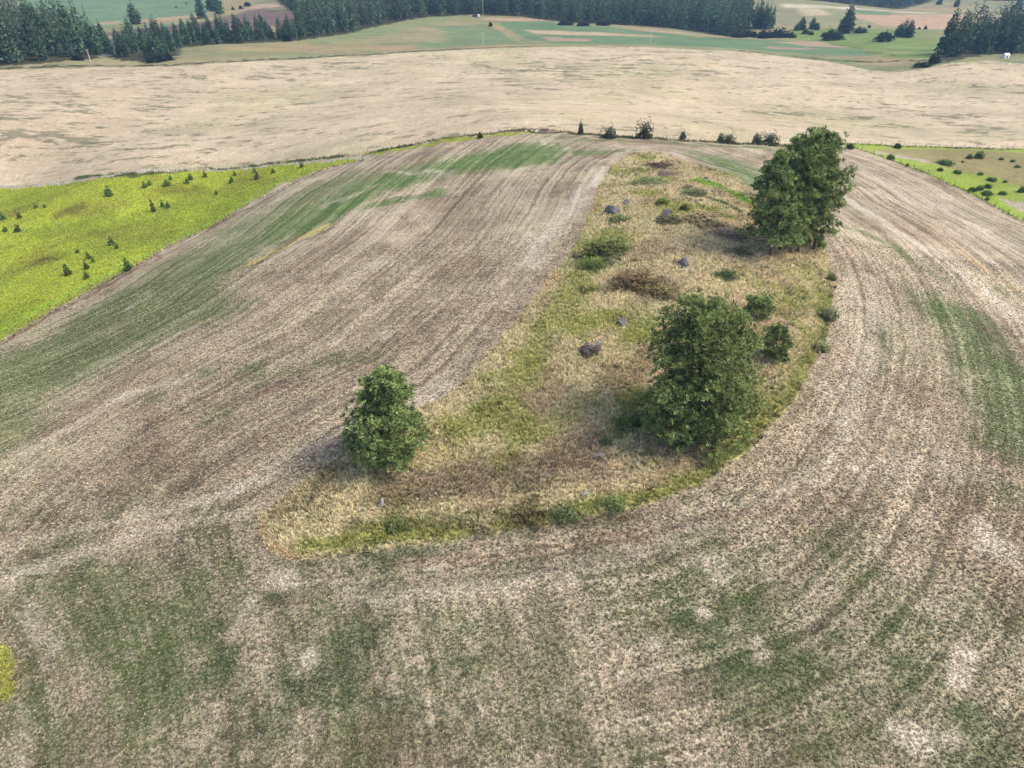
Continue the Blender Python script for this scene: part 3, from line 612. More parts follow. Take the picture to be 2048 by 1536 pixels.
# ------------------------------------------------------------------ ground objects
gi = np.arange(NY * NX).reshape(NY, NX)
quads = np.stack([gi[:-1, :-1], gi[:-1, 1:], gi[1:, 1:], gi[1:, :-1]], -1).reshape(-1, 4)
fr = reg[quads[:, 0]]
Zl = Z.copy()
VERT = np.stack([X, Y, Zl], 1)
PAR = np.stack([DN, RD, RS], 1)
names = ['tilled_field', 'grass_knoll', 'wheat_field', 'yellow_meadow', 'pasture', 'far_hills']
for k_, nm in enumerate(names):
    q = quads[fr == k_]; uq, inv = np.unique(q, return_inverse=True); q = inv.reshape(-1, 4)
    me = npmesh(nm, VERT[uq], q, GROUND, smooth=True)
    for an, arr in (('ca', CA), ('cb', CB)):
        a_ = me.attributes.new(an, 'FLOAT_COLOR', 'POINT'); a_.data.foreach_set('color', np.hstack([arr[uq], np.ones((len(uq), 1))]).astype(np.float32).ravel())
    a_ = me.attributes.new('par', 'FLOAT_VECTOR', 'POINT'); a_.data.foreach_set('vector', PAR[uq].astype(np.float32).ravel())
    tag(link(bpy.data.objects.new(nm, me)), kind='structure')
def zat(x, y): return float(hz(x, y))

# ------------------------------------------------------------------ ground cover (instanced tufts)
def tuft_mesh(name, n, h, spread, w, seed, flat=.0):
    r = np.random.RandomState(seed); V = []; Fc = []; v = []
    for i in range(n):
        az = r.uniform(0, 6.283); o = np.array([math.cos(az), math.sin(az), 0]) * r.uniform(0, spread * .5); hh = h * r.uniform(.6, 1.15)
        lean = np.array([math.cos(az), math.sin(az), 0]) * r.uniform(.1, .6) * (spread + hh * .4) * (1 + flat); s = np.array([-math.sin(az + r.normal() * .6), math.cos(az + r.normal() * .6), 0]) * w * .5
        b = len(V); m_ = o + lean * .35 + np.array([0, 0, hh * .6]); t = o + lean + np.array([0, 0, hh])
        V += [o - s - np.array([0, 0, .03]), o + s - np.array([0, 0, .03]), m_ + s * .8, t, m_ - s * .8]; v += [.0, .0, .5, 1, .5]
        Fc += [(b, b + 1, b + 2, b + 4), (b + 4, b + 2, b + 3, b + 3)]
    V = np.array(V); me = bpy.data.meshes.new(name); me.from_pydata(V.tolist(), [], [f if f[2] != f[3] else f[:3] for f in Fc])
    a_ = me.attributes.new('v', 'FLOAT', 'POINT'); a_.data.foreach_set('value', np.array(v, np.float32))
    return me
def cover_mat():
    m, n, l, b = new_mat('grass_blades'); v = N(n, 'ShaderNodeAttribute', attribute_name='v').outputs['Fac']
    c = N(n, 'ShaderNodeAttribute', attribute_name='tint', attribute_type='INSTANCER').outputs['Color']
    br = math_(n, l, 'MULTIPLY_ADD', v, .35, .85)
    c = mixc(n, l, 1., c, N_rgb(n, l, br), 'MULTIPLY'); l.new(c, b.inputs['Base Color'])
    tr = N(n, 'ShaderNodeBsdfTranslucent'); l.new(c, tr.inputs[0]); mx = N(n, 'ShaderNodeMixShader', i_0=.3)
    l.new(b.outputs[0], mx.inputs[1]); l.new(tr.outputs[0], mx.inputs[2]); l.new(mx.outputs[0], n['Material Output'].inputs[0])
    return m
BLADES = cover_mat()
def nearest_vertex_colours(x, y):
    j = np.clip(np.searchsorted(ys, y), 1, NY - 1); j = np.where(np.abs(ys[j] - y) < np.abs(ys[j - 1] - y), j, j - 1)
    uu = x / half[j]; i = np.clip(np.searchsorted(u, uu), 0, NX - 1); return j * NX + i
def cover(name, x, y, protos, scale, mix, label, bright=1.0, sink=0., tintvar=.22, seed=5):
    """one object of scattered tufts; each point stores its own tint taken from the cover that grows there"""
    r = np.random.RandomState(seed); idx = nearest_vertex_colours(x, y); z = hz(x, y) - sink
    m = (r.uniform(size=len(x)) < mix(idx)); tint = np.where(m[:, None], CB[idx], CA[idx]) * bright * r.uniform(1 - tintvar, 1 + tintvar, (len(x), 1)) * r.uniform(.94, 1.06, (len(x), 3))
    me = bpy.data.meshes.new(name); me.vertices.add(len(x)); me.vertices.foreach_set('co', np.stack([x, y, z], 1).astype(np.float32).ravel())
    for an, t, k, arr in (('tint', 'FLOAT_COLOR', 'color', np.hstack([tint, np.ones((len(x), 1))])), ('scl', 'FLOAT', 'value', scale * r.uniform(.6, 1.3, len(x))), ('turn', 'FLOAT_VECTOR', 'vector', np.stack([r.normal(0, .12, len(x)), r.normal(0, .12, len(x)), r.uniform(0, 6.28, len(x))], 1))):
        a_ = me.attributes.new(an, t, 'POINT'); a_.data.foreach_set(k, arr.astype(np.float32).ravel())
    ob = link(bpy.data.objects.new(name, me)); tag(ob, label, 'grass', kind='stuff')
    ng = bpy.data.node_groups.new(name + '_scatter', 'GeometryNodeTree'); ng.interface.new_socket('Geometry', in_out='INPUT', socket_type='NodeSocketGeometry'); ng.interface.new_socket('Geometry', in_out='OUTPUT', socket_type='NodeSocketGeometry')
    nd = ng.nodes; lk = ng.links; gin = nd.new('NodeGroupInput'); gout = nd.new('NodeGroupOutput')
    m2p = nd.new('GeometryNodeMeshToPoints'); lk.new(gin.outputs[0], m2p.inputs[0])
    jn = nd.new('GeometryNodeGeometryToInstance')
    iop = nd.new('GeometryNodeInstanceOnPoints'); lk.new(m2p.outputs[0], iop.inputs['Points'])
    for p in protos:
        oi = nd.new('GeometryNodeObjectInfo'); oi.inputs['Object'].default_value = p; oi.inputs['As Instance'].default_value = True; lk.new(oi.outputs['Geometry'], jn.inputs[0])
    lk.new(jn.outputs[0], iop.inputs['Instance']) if len(protos) == 1 else None
    if len(protos) > 1:
        jg = nd.new('GeometryNodeJoinGeometry')
        for nn in [q for q in nd if q.bl_idname == 'GeometryNodeObjectInfo']: lk.new(nn.outputs['Geometry'], jg.inputs[0])
        lk.new(jg.outputs[0], iop.inputs['Instance'])
        iop.inputs['Pick Instance'].default_value = True
        ri = nd.new('FunctionNodeRandomValue'); ri.data_type = 'INT'; ri.inputs[4].default_value = 0; ri.inputs[5].default_value = len(protos) - 1; lk.new(ri.outputs[2], iop.inputs['Instance Index'])
    a1 = nd.new('GeometryNodeInputNamedAttribute'); a1.data_type = 'FLOAT_VECTOR'; a1.inputs['Name'].default_value = 'turn'; lk.new(a1.outputs[0], iop.inputs['Rotation'])
    a2 = nd.new('GeometryNodeInputNamedAttribute'); a2.data_type = 'FLOAT'; a2.inputs['Name'].default_value = 'scl'; lk.new(a2.outputs[0], iop.inputs['Scale'])
    lk.new(iop.outputs[0], gout.inputs[0])
    md = ob.modifiers.new('scatter', 'NODES'); md.node_group = ng
    return ob
def proto(me, mat):
    if not me.materials: me.materials.append(mat)
    return bpy.data.objects.new(me.name, me)
grass_p = [proto(tuft_mesh('dry_tuft', 9, .42, .24, .045, s), BLADES) for s in (1, 2, 3)]
weed_p = [proto(tuft_mesh('leafy_clump', 9, .14, .13, .07, s, .9), BLADES) for s in (5, 6, 7)]
def sample(n, x0, x1, y0, y1, dens_fn):
    x = rng.uniform(x0, x1, n); y = rng.uniform(y0, y1, n); keep = rng.uniform(size=n) < dens_fn(x, y); return x[keep], y[keep]
infr = lambda x, y: np.abs(x) < (.80 * y + 24)
# knoll grass
x, y = sample(260000, ISLAND[:, 0].min(), ISLAND[:, 0].max(), ISLAND[:, 1].min(), ISLAND[:, 1].max(), lambda x, y: inside(x, y, ISLAND) * np.clip(95 / y, .3, 1))
x2, y2 = sample(9000, MOUND[:, 0].min(), MOUND[:, 0].max(), MOUND[:, 1].min(), MOUND[:, 1].max(), lambda x, y: inside(x, y, MOUND) * 1.)
x = np.append(x, x2); y = np.append(y, y2); print('knoll tufts', len(x))
cover('dry_grass', x, y, grass_p, 1., lambda i: DN[i] * .9, 'knee-high dry grass growing all over the knoll and round its stones', bright=1.75)
# field clumps
x, y = sample(620000, -150, 150, 22, 135, lambda x, y: infr(x, y) * (~inside(x, y, ISLAND)) * np.clip(62 / y, 0, 1) ** 1.6 * .8)
print('field clumps', len(x))
cover('stubble_clumps', x, y, weed_p, 1., lambda i: DN[i] * 1.25, 'low leafy clumps and stubble sprouting in the tilled field', bright=1.5, tintvar=.3, seed=6)
x, y = sample(30000, ISLAND[:, 0].min(), ISLAND[:, 0].max(), ISLAND[:, 1].min(), ISLAND[:, 1].max(), lambda x, y: inside(x, y, ISLAND) * (fbm(x, y, 5, 77, 3, .7) > .2) * .5)
cover('low_scrub', x, y, weed_p, 3.4, lambda i: DN[i] * 0 + .9, 'low leafy scrub sprinkled through the dry grass of the knoll', bright=1.1, tintvar=.35, seed=12)
# meadow, field edges
x, y = sample(200000, MEADOW[:, 0].min(), MEADOW[:, 0].max(), MEADOW[:, 1].min(), MEADOW[:, 1].max(), lambda x, y: inside(x, y, MEADOW) * infr(x, y) * .55)
print('meadow tufts', len(x))
cover('meadow_grass', x, y, grass_p, .9, lambda i: DN[i] * .8, 'lush yellow-green grass of the meadow left of the tilled field', bright=1.45, seed=8)
def strip(pts, wid, per_m, seed):
    w = W2(pts); r = np.random.RandomState(seed); xs = []; ys_ = []
    for a, b in zip(w[:-1], w[1:]):
        L = np.linalg.norm(b - a); n = int(L * per_m); t = r.uniform(0, 1, n)[:, None]; nn = np.array([-(b - a)[1], (b - a)[0]]) / L
        p = a + (b - a) * t + nn * r.normal(0, wid, n)[:, None]; xs.append(p[:, 0]); ys_.append(p[:, 1])
    return np.concatenate(xs), np.concatenate(ys_)
xs = [strip([(150,358),(280,349),(400,338),(560,325),(690,312),(740,306),(850,285),(950,270),(1050,260),(1160,267),(1288,276),(1450,287),(1600,291),(1690,288)], .8, 9, 1),
      strip([(1690,288),(1850,294),(2048,299)], .6, 6, 2), strip([(-40,703),(100,626),(300,518),(340,492),(420,457),(500,407),(640,342),(728,320)], .4, 5, 3), strip([(1672,286),(1740,306),(1850,346),(1950,391),(2048,443)], .4, 6, 4)]
cover('fence_line_weeds', np.concatenate([q[0] for q in xs]), np.concatenate([q[1] for q in xs]), grass_p, 1.25, lambda i: DN[i] * 0 + .6, 'weeds left standing along the fence lines', bright=1.5, seed=9)

# ------------------------------------------------------------------ the big pines
def P2(bx, by, tx, ty): b = at(bx, by); return b, top_at(b, tx, ty)
def wpx(b, w): return w * mpp(b)
b, t = P2(778, 918, 770, 750); pine('pine_tree', b, t, wpx(b, 142), 'lone bright green bushy pine at the lower left edge of the grass knoll', 'pine tree', crown0=.03, ntuft=2600, nb=76, shape='dome', tsize=.5, seed=3, k=10)
b, t = P2(1400, 850, 1402, 604); pine('pine_tree', b, t, wpx(b, 190), 'tallest broad pine in the middle of the knoll, bare branches in its gaps', 'pine tree', crown0=.04, ntuft=4200, nb=120, shape='oval', tsize=.5, seed=5, dead=14, k=9)
b, t = P2(1345, 890, 1335, 765); pine('pine_tree', b, t, wpx(b, 118), 'short bushy pine at the front left foot of the broad middle pine', 'pine tree', crown0=.03, ntuft=1100, nb=48, shape='oval', tsize=.48, seed=8, dead=3)
b, t = P2(1425, 900, 1432, 755); pine('pine_tree', b, t, wpx(b, 125), 'short bushy pine in front of the broad middle pine, near the green rim', 'pine tree', crown0=.03, ntuft=1200, nb=48, shape='oval', tsize=.48, seed=9, dead=3)
b, t = P2(1516, 634, 1520, 600); pine('pine_tree', b, t, wpx(b, 52), 'small dark round pine just behind the broad middle pine on its right', 'pine tree', crown0=.03, ntuft=380, nb=26, shape='oval', tsize=.45, seed=12)
b, t = P2(1550, 720, 1556, 655); pine('pine_tree', b, t, wpx(b, 56), 'small dark pine standing free to the right of the broad middle pine', 'pine tree', crown0=.03, ntuft=560, nb=34, shape='oval', tsize=.45, seed=13)
for bx, by, tx, ty, w, sh, nt, nb, c0, sd_, lab in [
    (1542,512,1560,304,118,'cone',1700,72,.15,21,'leftmost tall pine of the upper right clump, on a leaning grey trunk'),
    (1560,498,1585,372,96,'oval',800,44,.1,25,'lower broad pine in the left half of the upper right clump'),
    (1583,506,1606,284,74,'column',1400,60,.2,22,'middle pine of the clump, its pale trunk bare at the foot'),
    (1597,505,1640,270,82,'column',1700,66,.16,23,'tallest pine of the clump at the top right of the knoll'),
    (1628,500,1650,330,78,'column',1300,56,.03,24,'rightmost pine of the clump, its dark crown reaching down to the ground')]:
    b, t = P2(bx, by, tx, ty); pine('pine_tree', b, t, wpx(b, w), lab, 'pine tree', 'pines of the clump', crown0=c0, ntuft=nt, nb=nb, shape=sh, tsize=.66, seed=sd_, trunk_r=.34, k=9, dead=9)

# ------------------------------------------------------------------ bushes and shrubs
bushA = [bush_mesh('foliage', 1, 1, 1, 420, .125, s) for s in (1, 2, 3)]
bushB = [bush_mesh('foliage', 1, 1, 1, 620, .09, s, lump=.6) for s in (4, 5)]
bushT = [bush_mesh('foliage', 1, 1, 1, 70, .2, s, k=5) for s in (6, 7)]
def stem_me():
    r = np.random.RandomState(3); return npmesh('stems', *join([tube([(0, 0, -.05), (.1 * math.cos(a), .1 * math.sin(a), .3), (.33 * math.cos(a), .33 * math.sin(a), .72)], [.03, .022, .01], 4) for a in (0.3, 1.6, 2.9, 4.1, 5.4)]), BARK)
STEMS = stem_me()
def bush(px, py, w, h, color, label, cat='shrub', group=None, kind='A', name='shrub', depth=None, stems=True):
    """px, py: foot in the photo; w, h: size in photo pixels there"""
    b = at(px, py); s = mpp(b); wm_ = w * s; hm = h * s * (1.15 if py < 320 or px < 600 else .8); color = tuple(color) if py < 300 else tuple(min(255, c_ * 1.15 + q_) for c_, q_ in zip(color, (38, 36, 24)))
    root = thing(name, b, label, cat, group, rz=rnd.uniform(-.4, .4))
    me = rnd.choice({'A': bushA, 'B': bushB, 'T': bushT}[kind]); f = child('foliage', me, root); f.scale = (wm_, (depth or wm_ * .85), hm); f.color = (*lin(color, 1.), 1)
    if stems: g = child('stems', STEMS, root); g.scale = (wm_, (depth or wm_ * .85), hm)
    return root
fl = 'hedge shrubs along the fence behind the crest'
for px, py, w, h, lab in [(960,276,10,10,'small dark shrub on the fence line left of the crest top'),(1161,268,9,20,'slim upright shrub on the crest fence line, first right of the dirt heap'),
    (1217,277,26,20,'loose round shrub on the fence line, second from the left'),(1288,277,28,28,'largest round shrub on the fence line behind the knoll'),(1365,280,12,14,'tiny twiggy shrub on the fence line, right of the largest round shrub'),
    (1440,286,13,16,'narrow shrub of the close pair on the fence line'),(1456,287,24,16,'broad low shrub of the close pair on the fence line'),(1512,288,18,17,'narrow shrub beside the wide one, just left of the pine clump'),(1538,289,32,19,'wide shrub on the fence line just left of the pine clump')]:
    bush(px, py, w, h, (108,120,94), lab, group=fl, kind='B' if w > 20 else 'A')
# low shrubs on the knoll
for px, py, w, h, c, lab, k in [
    (1058,1035,72,40,(92,84,62),'dark brown-green shrub at the lower edge of the knoll, the largest one there','B'),(1132,1032,50,26,(84,96,62),'mid-sized dark shrub at the lower edge of the knoll, right of the largest','B'),(1226,1012,44,24,(92,106,64),'green shrub near the lower edge of the knoll, rightmost of the row','B'),
    (965,1052,60,22,(128,116,92),'faded grey-brown shrub at the lower edge of the knoll','B'),(795,1052,44,20,(82,94,52),'low dark green shrub among yellow weeds at the lower edge of the knoll','A'),
    (1452,554,40,16,(52,66,40),'flat dark green juniper-like shrub in the upper middle of the knoll','B'),(1324,408,26,14,(84,96,44),'olive green shrub above the dark rock','A'),(1367,421,18,16,(76,92,46),'small olive green shrub right of the dark rock','A'),
    (1213,500,84,26,(98,112,62),'broad grey-green shrub thicket near the left edge of the knoll','B'),(1186,535,44,24,(96,114,58),'green shrub thicket below the broad one at the left edge of the knoll','B'),
    (1268,570,90,32,(118,104,74),'wide brown shrub thicket in the middle of the knoll','B'),(1322,590,56,22,(112,104,70),'brown-green shrub thicket at the lower right of the wide brown one','B'),
    (1180,705,44,18,(98,88,90),'dead purple-grey shrub in the open grass of the knoll','A'),(1402,440,86,14,(132,120,92),'long low brown shrub thicket left of the pine clump','B'),(1450,470,70,12,(128,116,102),'long low purple-brown thicket at the left foot of the pine clump','B'),
    (1384,390,48,14,(96,104,74),'grey-green dome of low shrub left of the bright green grass','B'),(1318,334,46,10,(104,88,72),'dark brown low shrub near the far end of the knoll','B'),(1335,350,40,9,(124,106,98),'purple-grey low shrub near the far end of the knoll','A'),(1300,365,60,8,(92,106,66),'flat green shrub strip near the far end of the knoll','B'),
    (1658,640,30,34,(112,116,92),'grey-green bush on the right rim of the knoll','A'),(1640,700,30,22,(112,116,80),'faded bush on the right rim of the knoll, below the grey-green one','A'),(1246,850,38,22,(96,112,60),'dark green weed clump in the shade left of the middle pines','B'),
    (1240,440,40,12,(104,112,70),'low grey-green shrub just below the big grey boulder','A'),(1336,442,50,12,(104,106,76),'low shrub just below the dark rock','A'),(1380,860,1,1,(80,90,50),None,'A'),
    (1662,560,18,16,(100,112,66),'small shrub on the right rim of the knoll, the uppermost there','A'),(1275,850,30,22,(74,88,46),'weed clump at the foot of the front left pine','A'),(1212,885,26,10,(78,104,62),'green leafy clump near the pale stump','A'),(1480,505,44,14,(122,120,84),'brown-green shrub at the lower left of the pine clump','B'),(1180,580,40,16,(124,130,72),'yellow-green weed clump below the left thicket','A')]:
    if lab: bush(px, py, w, h, c, lab, 'shrub', 'low shrubs on the knoll', k)

# saplings in the yellow meadow
sap_me = [far_conifer_mesh('crown', 1, .62, 12, 12, s, SAPN, .05, tk=1.6) for s in (31, 32, 33)]
stick = npmesh('trunk', *tube([(0, 0, -.06), (0, 0, .5), (0, 0, .92)], [.03, .02, .008], 5), BARK)
def sapling(px, py, w, h, label, group):
    b = at(px, py); s = mpp(b); r = thing('young_pine', b, label, 'young pine', group, rz=rnd.uniform(0, 6))
    c = child('crown', rnd.choice(sap_me), r); hm = h * s * 1.02; c.scale = (w * s / .72, w * s / .72, hm); k = child('trunk', stick, r); k.scale = (hm, hm, hm)
g = 'young pines in the yellow meadow'
for px, py, w, h, lab in [(219,392,16,19,'bushiest young pine in the yellow meadow, alone below the dirt track'),(290,375,11,11,'young pine in the far meadow, left one of a close pair'),(300,370,9,9,'young pine in the far meadow, right one of a close pair'),
 (334,371,15,10,'low spreading young pine left of a tight bunch in the far meadow'),(342,360,7,10,'slim young pine next to the dirt track'),(375,367,9,11,'front young pine of the tight bunch in the far meadow'),(382,360,11,12,'back young pine of the tight bunch in the far meadow'),
 (411,355,9,12,'young pine close under the dirt track, right of the tight bunch'),(470,351,7,8,'tiny pine close under the dirt track'),(464,366,10,12,'lone young pine in the narrow far end of the meadow'),(510,345,7,10,'back one of two young pines near the dirt track'),(515,359,11,15,'front and taller one of two young pines near the dirt track'),
 (547,346,10,8,'low young pine in the narrow tip of the meadow'),(604,335,9,10,'last young pine towards the tip of the meadow'),(308,423,10,23,'tall slim young pine in the middle of the meadow'),(326,414,9,13,'young pine right of the tall slim one'),(337,416,10,13,'rightmost young pine of the mid-meadow row'),(433,389,7,8,'tiny pine alone in the mid meadow'),
 (40,437,10,12,'young pine near the left picture edge, the upper right one of four'),(8,439,12,14,'young pine at the left picture edge, uppermost of four'),(12,463,11,10,'low young pine at the left picture edge, bottom left of four'),(37,463,14,13,'bushy young pine at the left picture edge, bottom right of four'),
 (225,490,15,16,'young pine in the lower meadow, upper one of a touching pair'),(235,497,9,10,'young pine in the lower meadow, lower one of a touching pair'),(156,506,8,8,'tiny dark pine above the column of four'),(178,518,11,14,'top young pine of the column of four in the lower meadow'),(187,525,9,12,'second young pine of the column of four in the lower meadow'),(174,538,10,15,'third young pine of the column of four in the lower meadow'),(175,557,12,14,'bottom young pine of the column of four in the lower meadow'),
 (137,550,16,21,'large young pine left of the column of four in the lower meadow'),(257,540,18,23,'large young pine close to the field edge of the meadow'),(90,415,8,7,'tiny pine in the brownish upper left of the meadow'),(73,416,10,6,'low dark seedling in the brownish upper left of the meadow')]:
    sapling(px, py, w, h, lab, g)
# shrubs of the pasture on the right
g = 'shrubs dotting the pasture on the right'
for px, py, w, h, lab in [(1698,298,15,9,'first shrub of the pasture, right behind the pine clump'),(1794,297,14,9,'dark shrub at the far edge of the pasture'),(1781,319,13,9,'dark shrub near the field fence, in the bright grass'),(1891,329,28,12,'widest shrub of the pasture, a row of joined bushes'),(1938,318,11,8,'small shrub left of the round dark one in the pasture'),(1956,317,17,12,'round dark shrub in the upper pasture'),
 (2002,320,8,6,'tiny shrub in the brown part of the pasture'),(2025,324,9,6,'tiny shrub near the right edge of the brown pasture'),(2035,335,10,6,'brownish low shrub near the right edge of the pasture'),(1880,342,11,8,'shrub in the bright strip, below the widest one'),(1914,347,16,9,'flat shrub in the bright strip of the pasture'),(1814,333,6,8,'thin upright sapling beside the pasture fence'),(1960,350,10,7,'small shrub in the middle of the pasture'),(1984,361,20,8,'long low shrub in the middle of the pasture'),(2010,365,8,6,'tiny shrub right of the long low one'),
 (1944,383,14,11,'left shrub of the group of four beside the pasture fence'),(1959,380,14,12,'top middle shrub of the group of four beside the pasture fence'),(1974,376,14,11,'top right shrub of the group of four beside the pasture fence'),(1974,390,18,12,'bottom shrub of the group of four beside the pasture fence'),(2004,389,15,9,'shrub right of the group of four in the pasture'),(2044,384,16,14,'shrub cut by the right picture edge'),(1973,401,8,10,'small upright shrub against the pasture fence'),(1925,325,6,5,'tiny shrub between the widest and the round dark one')]:
    bush(px, py, w, h, (70,94,52), lab, group=g, kind='A')

# ------------------------------------------------------------------ rocks and dead wood
def rock_me(seed, sub=3):
    bm = bmesh.new(); bmesh.ops.create_icosphere(bm, subdivisions=sub, radius=.5); r = np.random.RandomState(seed); cuts = [(r.normal(size=3), r.uniform(.30, .44)) for _ in range(9)]
    for v in bm.verts:
        p = np.array(v.co)
        for n, d in cuts:
            n = n / np.linalg.norm(n); e = p @ n - d
            if e > 0: p = p - n * e
        p *= 1 + .09 * float(vnoise(p[0] * 9 + seed, p[1] * 9 + p[2] * 7, 1, seed)); v.co = p
    me = bpy.data.meshes.new('boulder'); bm.to_mesh(me); bm.free(); return me
rocks = [rock_me(s) for s in range(4)]; rsmall = [rock_me(s + 10, 2) for s in range(3)]
for me in rocks: me.materials.append(ROCK)
for me in rsmall: me.materials.append(PALEROCK)
def rock(px, py, w, h, label, mats=None, name='boulder', group=None, me=None, cat='boulder'):
    b = at(px, py); s = mpp(b); o = link(bpy.data.objects.new(name, me or rnd.choice(rocks))); o.location = b + Vector((0, 0, h * s * .3)); o.scale = (w * s, w * s * .8, h * s * 1.2); o.rotation_euler = (rnd.uniform(-.2, .2), rnd.uniform(-.2, .2), rnd.uniform(0, 6)); return tag(o, label, cat, group)
rock(1223,424,32,19,'largest grey boulder, flat-topped, near the left rim of the knoll'); rock(1334,429,22,15,'dark angular rock right of the largest boulder'); rock(1366,530,26,18,'blue-grey rough boulder in the upper middle of the knoll')
rock(1252,408,20,10,'low grey stone just behind the largest boulder'); rock(1245,648,26,14,'low dark stone sunk in the grass below the brown thicket')
rock(1196,690,10,12,'small dark stone inside the dead purple-grey shrub'); rock(1667,440,14,12,'tan stone at the right foot of the pine clump', me=rsmall[0]); rock(1272,352,7,6,'small brown stone near the far end of the knoll'); rock(1411,359,9,7,'small dark stone at the left end of the bright green grass')
rock(1648,702,14,8,'pale stone on the right rim of the knoll', me=rsmall[1])
k = 0
for cx, cy, sx, sy, n, where in [(900,985,34,14,9,'in the patch of stones below the lone pine'),(835,1000,12,6,4,'left of the stone patch below the lone pine'),(1025,978,16,6,4,'right of the stone patch below the lone pine'),(1378,537,14,8,6,'beside the blue-grey boulder'),(1672,494,20,12,9,'in the debris heap at the right foot of the pine clump'),(1252,655,10,5,4,'beside the low dark stone'),(1600,640,30,16,7,'in the open grass right of the small round pine'),(1070,262,20,2,5,'on the dirt heap at the crest')]:
    for i in range(n):
        w = rnd.uniform(4, 8); rock(cx + rnd.gauss(0, sx * .6), cy + rnd.gauss(0, sy * .6), w, w * .5, 'small pale stone ' + where if cy > 270 else 'small pale stone lying on the dirt heap at the crest', name='stone', group='pale stones ' + where, me=rnd.choice(rsmall), cat='stone')
def deadwood(px, py, w, label, seed, name='dead_branches', n=6, up=.5, cat='dead wood'):
    b = at(px, py); s = mpp(b) * w; r = np.random.RandomState(seed); root = thing(name, b, label, cat); 
    for i in range(n):
        az = i * 6.283 / n + r.uniform(-.4, .4); L = s * r.uniform(.35, .6); z = up * r.uniform(.3, 1.3)
        pts = [(0, 0, .1 * s), (L * .5 * math.cos(az), L * .5 * math.sin(az), .1 * s + L * .5 * z + .05), (L * math.cos(az + .3), L * math.sin(az + .3), .1 * s + L * z)]
        child('branch', npmesh('branch', *tube(pts, [.07 * s, .045 * s, .012 * s], 6), DEADW, smooth=True), root)
    child('root_ball', npmesh('root_ball', *tube([(0, 0, -.1), (0, 0, .1 * s), (0, 0, .26 * s)], [.15 * s, .13 * s, .06 * s], 7), DEADW, smooth=True), root)
deadwood(1199,913,26,'spiky silver-grey stump with bare arms in the dry grass of the lower knoll',1,n=7); deadwood(1255,860,24,'pale bare branches in the green weeds left of the middle pines',2); deadwood(1168,989,24,'grey tangle of dead wood near the lower edge of the knoll',3,n=8,up=.25); deadwood(1190,698,30,'bare grey twigs of the dead shrub in the open knoll',4,n=8,up=.9)
b = at(763, 1010); s = mpp(b); st_ = thing('stump', b, 'short whitish broken stump alone in the grass at the lower left of the knoll', 'stump')
child('stem', npmesh('stem', *tube([(0, 0, -.1), (.02, 0, s * 6), (.1, .05, s * 14), (.05, 0, s * 19)], [s * 6, s * 5, s * 4.4, s * 1.5], 9), DEADW, smooth=True), st_); child('root', npmesh('root', *tube([(0, 0, s * 2), (s * 7, -s * 3, .02)], [s * 3, s * .8], 6), DEADW), st_)

# ------------------------------------------------------------------ fences
def fence(pts, gap, label, hgt=1.25):
    w = W2(pts); root = thing('fence', (w[0][0], w[0][1], zat(*w[0])), label, 'fence'); org = np.array(root.location)
    seg = np.linalg.norm(np.diff(w, axis=0), axis=1); cum = np.append(0, np.cumsum(seg)); n = int(cum[-1] / gap); me = npmesh('post', *tube([(0, 0, -.4), (0, 0, hgt)], [.075, .07], 6), POSTM); P3 = []
    for i in range(n + 1):
        s = cum[-1] * i / n; x = np.interp(s, cum, w[:, 0]); y = np.interp(s, cum, w[:, 1]); z = zat(x, y); P3.append(np.array([x, y, z]) - org)
        o = child('post', me, root); o.location = P3[-1]; o.rotation_euler = (rnd.gauss(0, .04), rnd.gauss(0, .04), 0)
    for h_ in (.45, .8, 1.12): child('wire', npmesh('wire', *tube([p + np.array([0, 0, h_]) for p in P3], [.006] * len(P3), 3), WIREM), root)
fence([(-60,706),(0,680),(100,622),(200,566),(300,514),(340,489),(420,454),(500,404),(560,367),(640,339),(726,319)], 4.5, 'post and wire fence along the lower edge of the yellow meadow')
fence([(735,307),(850,286),(950,270),(1050,260),(1160,268),(1288,277),(1450,287),(1600,292),(1690,289)], 5, 'post and wire fence between the tilled field and the pale stubble field behind the crest')
fence([(1676,287),(1740,306),(1850,346),(1950,391),(2048,443),(2120,480)], 4.5, 'post and wire fence between the tilled field and the pasture on the right')
fence([(1690,288),(1850,294),(2048,299),(2150,302)], 5, 'post and wire fence at the far edge of the pasture on the right')

# ------------------------------------------------------------------ utility poles, sheds, cattle
def pole(px, py, hpx, label):
    b = at(px, py); h = hpx * mpp(b) * 1.12; r = thing('utility_pole', b, label, 'utility pole', 'utility poles beyond the stubble field')
    child('shaft', npmesh('shaft', *tube([(0, 0, -.5), (0, 0, h)], [.18, .13], 8), POLEM, smooth=True), r); child('crossarm', npmesh('crossarm', *box(0, -.2, h * .93, 2.0, .14, .16), POLEM), r)
    for x in (-.85, .85): child('insulator', npmesh('insulator', *tube([(x, -.2, h * .93), (x, -.2, h * .93 + .35)], [.08, .05], 6), WHITEM), r)
pole(181,123,20,'pale leaning-looking utility pole by the forest on the left'); pole(966,90,20,'pale utility pole behind the crest of the stubble field'); pole(1300,86,20,'pale utility pole before the green field right of centre'); pole(1612,101,19,'pale utility pole at the right end of the green field'); pole(966,30,27,'tall pale utility pole against the dark forest edge')
b = at(2010, 116); s = mpp(b); r = thing('shed', b, 'small white gabled shed in front of the grove at the right edge', 'shed', rz=.3); w_, d_, h_ = s * 11, s * 8, s * 6
child('wall', npmesh('wall', *box(0, 0, h_ / 2 - .2, w_, d_, h_ + .4), WHITEM), r)
